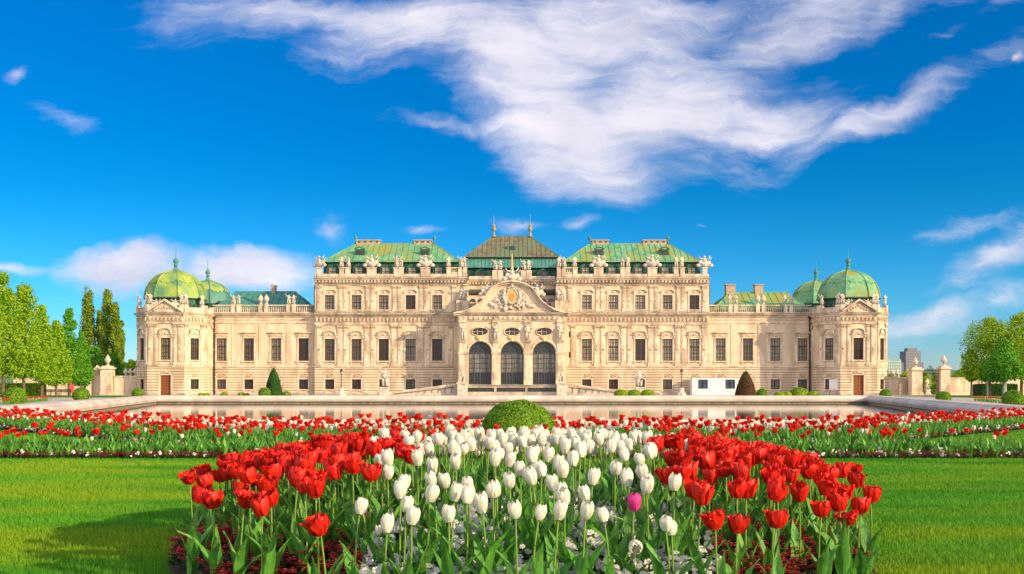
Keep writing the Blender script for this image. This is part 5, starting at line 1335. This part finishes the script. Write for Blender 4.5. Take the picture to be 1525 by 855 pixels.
def sphinx(px, lab):
    Y = 152.0; x = PX(px, Y); t = thing('sphinx_statue', (x, Y, 0), lab, 'statue', 'stone figures on plinths before the palace')
    b = MB(); b.box(-.75, .75, -.75, .75, 0, 1.75); b.box(-.85, .85, -.85, .85, 1.752, 1.95); b.build('plinth', STATUE, t, loc=Vector((0, 0, 0)))
    me = skin_mesh('sphinx_mesh', [(0, .5, .45), (0, .1, .55), (0, -.3, .75), (0, -.42, 1.1), (0, -.48, 1.45), (-.28, -.4, .8), (-.25, -.6, .2), (-.25, -.9, .08), (.28, -.4, .8), (.25, -.6, .2), (.25, -.9, .08), (-.32, .6, .3), (-.32, .1, .15), (.32, .6, .3), (.32, .1, .15)],
                   [(0, 1), (1, 2), (2, 3), (3, 4), (2, 5), (5, 6), (6, 7), (2, 8), (8, 9), (9, 10), (0, 11), (11, 12), (0, 13), (13, 14)], [.33, .32, .33, .16, .26, .16, .12, .1, .16, .12, .1, .25, .14, .25, .14], STATUE, 1)
    o = link('figure', me, t, Vector((0, 0, 1.95))); o.scale = (1, 1, 1.1)
sphinx(688.8, 'pale stone sphinx on a plinth at the left end of the terrace'); sphinx(836.3, 'pale stone sphinx on a plinth at the right end of the terrace')
def lamp_post(px, Y, lab):
    x = PX(px, Y); t = thing('lamp_post', (x, Y, 0), lab, 'street lamp', 'iron lamp posts before the palace')
    b = MB(); b.lathe((0, 0, 0), [(.75, 0), (.7, .2), (.45, .5), (.35, 1.0), (.28, 1.15)], 8); b.build('base', STATUE, t, loc=Vector((0, 0, 0)))
    b = MB(); b.lathe((0, 0, 1.1), [(.14, 0), (.1, .2), (.06, .5), (.05, 2.0), (.1, 2.05), (.05, 2.1)], 10); b.tube([(-.3, 0, 2.9), (.3, 0, 2.9)], .025, 6); b.build('pole', IRON, t, loc=Vector((0, 0, 0)))
    b = MB(); b.lathe((0, 0, 3.2), [(.13, 0), (.24, .45), (.22, .46)], 6); o = b.build('lantern', GLASS, t, loc=Vector((0, 0, 0)))
    b = MB(); b.lathe((0, 0, 3.66), [(.3, 0), (.2, .15), (.06, .3), (.05, .4), (.01, .5)], 6); link('cap', b.mesh('cap_mesh', IRON), o, Vector((0, 0, 0)))
lamp_post(508.3, 152, 'black lamp post on a stone base in front of the left block'); lamp_post(1015, 152, 'black lamp post on a stone base beside the white site hut')

# ------------------------------------------------------------------ white site hut before the right wing
h = thing('site_hut', (PX(1065, 160), 160, 0), 'long white temporary site hut standing against the right block of the palace', 'hut')
x0, x1 = PX(1031, 159.5), PX(1099.5, 159.5); xc = h.location.x
b = MB(); F = Fr((0, 159.5)); ops = [(PX(p, 159.5) - .75, PX(p, 159.5) + .75, 1.0, 2.45) for p in (1047, 1087.5)]
b.wall(F, x0, x1, 0, 2.65, ops, .1); b.box(x0, x0 + .05, 159.51, 161.7, 0, 2.64); b.box(x1 - .05, x1, 159.51, 161.7, 0, 2.64); b.box(x0, x1, 159.51, 161.7, 2.60, 2.7)
for z in (.45, .9): b.fbox(F, x0, x1, .001, .02, z, z + .03)
b.build('wall', WHITEP, h)
for p in (1047, 1087.5):
    c = PX(p, 159.5); b = MB()
    for u in (-.75, -.03, .69): b.fbox(F, c + u, c + u + .06, -.08, .03, 1.0, 2.45)
    b.fbox(F, c - .69, c + .69, -.08, .025, 1.0, 1.06); b.fbox(F, c - .69, c + .69, -.08, .025, 2.39, 2.45); b.fbox(F, c - .69, c + .69, -.08, .025, 1.9, 1.94)
    o = b.build('window', IRON, h); b = MB(); b.fbox(F, c - .74, c + .74, -.095, -.085, 1.01, 2.44); link('pane', b.mesh('hut_pane_mesh', mat('hut_glass', (.03, .05, .09), (.05, .08, .14), 2, .1)), o, Vector((0, 0, 0)))
pb = thing('notice_board', (PX(1232.5, 156.2), 156.3, 0), 'pale blank board leaning on the right pavilion left of its brown door', 'board')
FQ = Fr((50.2, 157.2), -PI / 4)
b = MB(); b.fbox(FQ, -.7, .7, .05, .10, .75, 2.45); b.build('panel', WHITEP, pb)
b = MB(); b.fbox(FQ, -.65, -.58, .05, .10, 0, .748); b.fbox(FQ, .58, .65, .05, .10, 0, .748); b.build('leg', IRON, pb)

# ------------------------------------------------------------------ garden walls, gates
def wall_run(name, xa, xb, Y, zt, lab, m_=None, panels=0, cat='wall', d=.5):
    t = thing(name, ((xa + xb) / 2, Y, 0), lab, cat); F = Fr((0, Y)); b = MB(); b.fbox(F, xa, xb, -d, 0, 0, zt); b.fbox(F, xa, xb, .001, .06, 0, .4)
    for i in range(panels):
        w = (xb - xa) / panels; c = xa + (i + .5) * w; b.fbox(F, c - w * .4, c + w * .4, .001, .05, .6, zt - .3)
    b.build('masonry', m_ or PLASTER, t); b = MB(); b.fbox(F, xa - .02, xb + .02, -d - .08, .1, zt + .002, zt + .18); b.build('coping', TRIM, t); return t
def pier(px, wpx, Y, yt, lab, vase=2.0):
    x = PX(px, Y); w = wpx / FPX * Y / 2; zt = PZ(yt, Y); t = thing('gate_pier', (x, Y, 0), lab, 'gate pier', 'stone gate piers with urns')
    b = MB(); b.box(-w, w, -w, w, 0, .5); z = .5
    while z < zt - 1.0: b.box(-w * .92, w * .92, -w * .92, w * .92, z, z + .36); b.box(-w * .86, w * .86, -w * .86, w * .86, z + .36, z + .42); z += .42
    b.box(-w * .86, w * .86, -w * .86, w * .86, z, zt - .5); b.box(-w * 1.1, w * 1.1, -w * 1.1, w * 1.1, zt - .5, zt - .25); b.box(-w * .8, w * .8, -w * .8, w * .8, zt - .25, zt); b.build('pillar', TRIM, t, loc=Vector((0, 0, 0)))
    for q in (-1, 1):
        c = MB(); c.tube([(q * w * 1.2, -.02, zt - 1.6), (q * w * 1.7, -.02, zt - 1.9), (q * w * 2.0, -.02, zt - 2.4)], [.35, .3, .25], 6)
    o = link('urn', VASE, t, Vector((0, 0, zt))); s = vase / 1.48; o.scale = (s, s, s); return t
YG = 159.3
wall_run('garden_wall', PX(20, YG), PX(122, YG), YG, 2.75, 'long cream garden wall behind the tree trunks on the left', panels=8)
wall_run('garden_wall', PX(169.5, YG), -59.2, YG, 2.85, 'short cream wall between the left gate pier and the palace', panels=2)
for px, nm in ((186.5, 'left of a pair'), (193.5, 'right of a pair')): o = link('stone_urn', VASE, None, (PX(px, YG), YG + .2, 3.035)); o.scale = (.95, .95, .85); tag(o, f'stone urn, {nm}, on the short wall left of the palace', 'urn', 'stone urns on the garden walls')
o = link('stone_urn', VASE, None, (PX(201.5, YG) + .0, YG + .2, 3.035)); o.scale = (1.2, 1.2, .9); tag(o, 'stone urn on the left wall touching the corner of the palace', 'urn', 'stone urns on the garden walls')
pier(160.5, 17, YG, 545, 'left stone gate pier topped by a tall urn, left of the palace', 1.8)
# arched gateway left of the pier
g = thing('arched_gateway', (PX(137, YG), YG, 0), 'cream arched gateway with scrolled top left of the stone gate pier', 'gateway')
F = Fr((0, YG)); xa, xb, xm = PX(124, YG), PX(151.5, YG), PX(145, YG); hw = .95; b = MB(); za = 2.6
b.wall(F, xa, xb, 0, za + hw + .2, [(xm - hw, xm + hw, 0, za + hw + .2)], 0); 
for i in range(12):
    a0, a1 = PI * i / 12, PI * (i + 1) / 12; p = (xm - hw * math.cos(a0), za + hw * math.sin(a0)); q = (xm - hw * math.cos(a1), za + hw * math.sin(a1))
    b.add([F.p(p[0], 0, p[1]), F.p(q[0], 0, q[1]), F.p(q[0], 0, za + hw + .2), F.p(p[0], 0, za + hw + .2)], [(0, 1, 2, 3)]); b.add([F.p(p[0], 0, p[1]), F.p(q[0], 0, q[1]), F.p(q[0], -.5, q[1]), F.p(p[0], -.5, p[1])], [(0, 1, 2, 3)])
b.fbox(F, xa, xb, -.62, -.55, 0, 3.5)
b.build('masonry', PLASTER, g)
b = MB(); b.tube([F.p(xm + (hw + .12) * math.cos(PI - PI * i / 14), .05, za + (hw + .12) * math.sin(PI * i / 14)) for i in range(15)], .12, 6)
b.tube([F.p(xa, .05, 2.9), F.p(xa + .9, .05, 3.2), F.p(xm - .5, .05, 4.0), F.p(xm, .05, 4.5), F.p(xm + .5, .05, 4.2)], [.12, .14, .2, .26, .15], 7)
for i in range(6): b.ball(F.p(xm - .6 + i * .25, .1, 3.95 + .1 * (i % 2)), .2, 4)
b.build('scrollwork', TRIM, g)
b = MB(); b.fbox(F, PX(125, YG), PX(128, YG), .001, .04, .1, 2.4); b.build('door', IRON, g)
def banner(px0, px1, Y, yt, yb, lab, m_):
    x0, x1 = PX(px0, Y), PX(px1, Y); t = thing('banner', ((x0 + x1) / 2, Y, 0), lab, 'banner'); b = MB(); w = (x1 - x0) / 2
    vs = []; n = 8
    for i in range(n + 1):
        for z in (PZ(yb, Y), PZ(yt, Y)): vs.append((-w + 2 * w * i / n, .03 * math.sin(i * 1.9), z))
    b.add(vs, [(2 * i, 2 * i + 2, 2 * i + 3, 2 * i + 1) for i in range(n)]); b.build('cloth', m_, t, loc=Vector((0, 0, 0)))
    b = MB(); b.tube([(-w - .05, 0, PZ(yt, Y)), (w + .05, 0, PZ(yt, Y))], .03, 6); b.tube([(-w, .02, 0), (-w, .02, PZ(yt, Y))], .025, 6); b.build('pole', IRON, t, loc=Vector((0, 0, 0)))
banner(103.8, 109.8, 159.1, 563.5, 585, 'tall pinkish red banner hanging before the left garden wall', RED_BAN)
banner(1351.5, 1354.6, 158.0, 568, 589, 'narrow orange red banner left of the right-hand gate', mat('banner_orange', (.60, .13, .03), (.65, .16, .04), 2))
# right side
wall_run('garden_wall', 59.2, PX(1353, YG), YG, 2.6, 'short cream wall between the palace and the right-hand gate', panels=1)
for px in (1330, 1336.5): o = link('stone_urn', VASE, None, (PX(px, YG), YG + .2, 2.785)); o.scale = (.9, .9, .9); tag(o, f"stone urn, {'left' if px < 1333 else 'right'} of a pair, on the short wall right of the palace", 'urn', 'stone urns on the garden walls')
o = link('stone_urn', VASE, None, (PX(1320.5, YG), YG + .2, 2.785)); o.scale = (1.2, 1.2, .9); tag(o, 'stone urn on the right wall touching the corner of the palace', 'urn', 'stone urns on the garden walls')
pier(1363, 17, 157, 547, 'left pier of the right-hand garden gate, with an urn', 1.6); pier(1405.5, 15, 157, 545, 'right pier of the right-hand garden gate, with an urn', 1.7)
wall_run('garden_wall', PX(1413, YG), PX(1560, YG), YG, 2.6, 'long cream garden wall behind the dark hedge on the right', panels=7)
# wrought-iron gate
g = thing('iron_gate', (PX(1384, 157), 157, 0), 'open black iron gate with ornate crest between the right-hand piers', 'gate'); F = Fr((0, 157)); b = MB()
xa, xb = PX(1372, 157), PX(1398, 157); b.fbox(F, xa, xb, -.05, .05, 3.3, 3.45); b.fbox(F, xa, xb, -.05, .05, 3.75, 3.82)
for i in range(12):
    x = xa + (i + .5) * (xb - xa) / 12; b.tube([F.p(x, 0, 3.45), F.p(x + .08, 0, 3.6), F.p(x, 0, 3.75)], .03, 5)
for i in range(-5, 6): xx = (xa + xb) / 2 + i * .2; zz = 3.82 + .9 * math.exp(-i * i / 5); b.tube([F.p(xx, 0, 3.8), F.p(xx + .1, 0, (3.8 + zz) / 2), F.p(xx, 0, zz)], .05, 5)
b.build('crest', IRON, g); 
for s, x in ((1, xb), (-1, xa)):
    F2 = Fr((x, 157), R(105 if s > 0 else 80)); b = MB(); L2 = 1.6
    for i in range(9): b.fbox(F2, i * L2 / 8, i * L2 / 8 + .04, -.02, .02, .1, 3.2)
    for z in (.1, 1.0, 2.2, 3.15): b.fbox(F2, 0, L2, -.03, .03, z, z + .07)
    b.build('gate_leaf', IRON, g)
t = garden_statue(1381.5, 172, 2.9, 1, 'slim pale figure seen through the open right-hand gate', ph=.9, pw=.35)
for o_ in (t,): o_['group'] = 'stone figures on plinths before the palace'

# ------------------------------------------------------------------ hedges
def hedge(x0, x1, y0, y1, zt, leaf_, lab):
    t = thing('hedge', ((x0 + x1) / 2, y0, 0), lab, 'hedge', 'clipped hedges along the garden walls'); cx = (x0 + x1) / 2
    n = int((x1 - x0) * zt * 130 + (x1 - x0) * (y1 - y0) * 90); f = rng.random(n); top = f < .35
    P = np.stack([rng.uniform(x0, x1, n) - cx, np.where(top, rng.uniform(0, y1 - y0, n), rng.normal(0, .04, n)), np.where(top, zt + rng.normal(0, .04, n), rng.uniform(0, zt, n))], 1)
    Nn = np.where(top[:, None], np.array([[0, 0, 1.]]), np.array([[0, -1., 0]])); V_, F_ = cards(P, Nn, .09)
    link('foliage', np_mesh('hedge_mesh', V_, F_, leaf_), t, Vector((0, 0, 0)))
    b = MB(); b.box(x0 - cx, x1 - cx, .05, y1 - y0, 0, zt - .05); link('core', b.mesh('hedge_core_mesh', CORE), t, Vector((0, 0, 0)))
hedge(PX(-40, 148), PX(60, 148), 148, 150, PZ(571, 148), LF_YEL, 'sunlit yellow green clipped hedge behind the left tree trunks')
hedge(PX(1462, 146), PX(1516, 146), 146, 149, PZ(572, 146), LF_DARK, 'dark green clipped hedge behind the right-hand trees')

# ------------------------------------------------------------------ trees
LG = 'pale green clipped trees in a row on the left'
for px, Y, yt, wpx, lab, lf in ((-30, 120, 392, 84, 'tallest conical tree, cut by the left edge of the view', LF_LIME), (4, 124, 404, 66, 'tall conical tree at the left edge, beside the hedge', LF_LIME), (36, 127, 419, 66, 'tall pointed tree, second from the left edge', LF_LIME), (62, 134, 455, 50, 'shorter spring green tree between two taller ones on the left', LF_LIME),
                            (84, 138, 478, 44, 'small spring green tree above the pinkish banner', LF_LIME), (103, 143, 458, 40, 'deeper green conical tree right of the banner', LF_MID), (121, 148, 494, 28, 'last small green tree of the left row, by the arched gateway', LF_MID)):
    tree(PX(px, Y), Y, PZ(yt, Y), wpx / FPX * Y * 1.12, 'cone', lf, lab, group=LG, clear=.17, n=13000, size=.16, tr=.17, clumps=120)
PG = 'tall narrow poplars left of the palace'
for px, Y, yt, w, lab in ((132, 205, 431, 21, 'poplar standing alone, leftmost of the narrow poplars'), (149, 208, 462, 12, 'thin short poplar left of the tallest poplar'), (160, 204, 433, 18, 'tallest poplar of the group left of the palace'), (171, 202, 452, 15, 'poplar leaning on the right side of the tallest one'), (180, 206, 476, 10, 'thinnest poplar, nearest the palace')):
    tree(PX(px, Y), Y, PZ(yt, Y), w / FPX * Y * 1.3, 'column', LF_POP, lab, 'poplar_tree', group=PG, clear=.05, n=13000, size=.2, tr=.2, clumps=90)
for px, Y, yt, w, lf, lab in ((140, 185, 515, 34, LF_MID, 'round green tree behind the left gate pier'), (168, 190, 525, 36, LF_MID, 'low leafy tree below the poplars'), (196, 200, 536, 30, LF_LIME, 'low bushy tree right beside the left pavilion'), (90, 180, 548, 60, LF_DARK, 'dark leafy tree behind the left garden wall')):
    tree(PX(px, Y), Y, PZ(yt, Y), w / FPX * Y, 'round', lf, lab, 'leafy_tree', group='leafy trees beyond the garden walls', clear=.06, n=6000, size=.2, clumps=60)
for px, Y, yt, w, lf, lab, cl, bk in ((1474, 140, 474, 74, LF_YEL, 'broad yellow green tree, left one of the two largest on the right', .20, BARK), (1521, 138, 468, 66, LF_YEL, 'broad yellow green tree cut by the right edge', .2, BARK), (1496, 118, 508, 58, LF_MID, 'fresh green tree with thin pale trunk before the dark hedge', .36, BARKL), (1471, 128, 538, 26, LF_MID, 'small green tree with a thin pale trunk on the right', .45, BARKL), (1560, 124, 480, 70, LF_YEL, 'yellow green tree beyond the right edge', .2, BARK),
                       (1446, 142, 520, 26, LF_YEL, 'slender tree with a grey trunk, leftmost of the right-hand trees', .3, BARK)):
    tree(PX(px, Y), Y, PZ(yt, Y), w / FPX * Y * 1.08, 'round' if px != 1496 else 'cone', lf, lab, 'leafy_tree', group='trees by the right garden wall', clear=cl, n=13000 if w > 40 else 4000, size=.15, clumps=75 if w > 40 else 30, bark=bk, tr=.2 if w > 30 else .1)
for px, Y, yt, w, lf, lab in ((1379, 176, 553, 14, LF_YEL, 'yellow green bush seen through the left half of the gate'), (1392, 178, 553, 14, LF_YEL, 'yellow green bush seen through the right half of the gate'), (1350, 185, 553, 20, LF_YEL, 'pale bush showing over the wall left of the gate'), (1327, 188, 556, 14, LF_LIME, 'low bush showing over the wall beside the palace'), (1432, 190, 551, 32, LF_YEL, 'reddish yellow bush showing over the wall right of the gate')):
    tree(PX(px, Y), Y, PZ(yt, Y), w / FPX * Y, 'round', lf, lab, 'garden_bush', 'bush', 'bushes beyond the right garden wall', clear=.02, n=3500, size=.17, clumps=40)
# tree(23.6, -18.3, 12.2, 8.6, 'round', LF_MID, 'avenue tree beyond the right edge of the view, shading the front of the bed', 'avenue_tree', clear=.2, n=9000, size=.30, clumps=100, tr=.3)

# ------------------------------------------------------------------ benches on the left
b0 = None
for k, (px, lab) in enumerate(((68, 'dark green bench, leftmost of three along the left lawn'), (82, 'dark green bench, middle of three along the left lawn'), (96, 'dark green bench, right one of three beside the banner'))):
    if b0 is None:
        b0 = thing('park_bench', (PX(px, 142), 142, 0), lab, 'bench', 'park benches on the left')
        b = MB(); 
        for i in range(3): b.box(-.85, .85, -.22 + i * .15, -.10 + i * .15, .42, .45)
        b.build('seat', IRON, b0, loc=Vector((0, 0, 0)))
        b = MB()
        for i in range(3): b.box(-.85, .85, .27, .30, .55 + i * .14, .65 + i * .14)
        b.build('backrest', IRON, b0, loc=Vector((0, 0, 0)))
        for s in (-.75, .75): b = MB(); b.box(s - .03, s + .03, -.22, -.18, 0, .415); b.box(s - .03, s + .03, .22, .265, 0, .95); b.build('leg', IRON, b0, loc=Vector((0, 0, 0)))
    else: c = copy_tree(b0); c.location = (PX(px, 142), 142, 0); c['label'] = lab

# ------------------------------------------------------------------ far buildings and hill
CONC = mat('tower_wall', (.16, .165, .21), (.20, .205, .25), 3, .7); CONL = mat('tower_slab', (.28, .28, .33)); 
t = thing('office_tower', (PX(1360, 900), 900, 0), 'dark grey high-rise tower far behind the right-hand gate', 'tower'); F = Fr((0, 900))
b = MB(); b.fbox(F, PX(1349, 900), PX(1371.5, 900), -14, 0, 0, PZ(523, 900)); b.fbox(F, PX(1353, 900), PX(1367, 900), -10, -2, PZ(523, 900) + .01, PZ(518.5, 900)); b.fbox(F, PX(1342, 900), PX(1349, 900) - .01, -10, -1, 0, PZ(540, 900)); b.fbox(F, PX(1371.5, 900) + .01, PX(1376, 900), -10, -1, 0, PZ(540, 900)); b.build('wall', CONC, t)
b = MB()
for i in range(11):
    z = PZ(525 + i * 4, 900); b.fbox(F, PX(1349.6, 900), PX(1371, 900), .01, .12, z - .5, z)
b.build('floor_slab', CONL, t)
GRN = mat('green_glass', (.20, .36, .33), (.34, .48, .42), .12, .25)
t = thing('glass_building', (PX(1331, 700), 700, 0), 'pale green glass building with a rounded roof just right of the palace', 'building'); F = Fr((0, 700)); n = 10
pts = [(PX(1318 + 24 * i / n, 700), PZ(536 - 3.5 * math.sin(PI * min(1, .35 + i / n * .6)), 700)) for i in range(n + 1)]
b = MB(); b.fprism(F, [(pts[0][0], 0)] + [(pts[-1][0], 0)] + pts[::-1], -25, 0); b.build('wall', GRN, t)
b = MB()
for i in range(7): z = PZ(538 + i * 4.6, 700); b.fbox(F, pts[0][0] + .1, pts[-1][0] - .1, .01, .3, z - .3, z)
for i in range(9): x = pts[0][0] + (i + .5) * (pts[-1][0] - pts[0][0]) / 9; b.fbox(F, x - .12, x + .12, .31, .4, 0, PZ(538, 700))
b.build('facade_grid', mat('mullion', (.6, .66, .62)), t)
HILL = mat('hill_haze', (.08, .14, .13), (.12, .19, .15), .02, .95)  # wooded hill colour with bluish distance haze put into it
def hills(x0, x1, Y, h, seed):
    r = random.Random(seed); n = 40; vs = []; 
    for j, (dy, k) in enumerate(((0, 0), (120, .75), (300, 1.0), (700, .9), (1200, 0))):
        for i in range(n + 1):
            t = i / n; e = math.sin(PI * t) ** .6; vs.append((x0 + (x1 - x0) * t, Y + dy, -1 + h * k * e * (.85 + .12 * math.sin(t * 9 + seed) + .05 * math.sin(t * 27 + j))))
    w = n + 1; me = bpy.data.meshes.new('hill'); me.from_pydata(vs, [], [(j * w + i, j * w + i + 1, (j + 1) * w + i + 1, (j + 1) * w + i) for j in range(4) for i in range(n)]); me.materials.append(HILL)
    me.polygons.foreach_set('use_smooth', [True] * len(me.polygons)); struct(link('hills', me))
hills(-3200, 400, 3300, 118, 1); hills(-300, 3600, 3600, 75, 4)
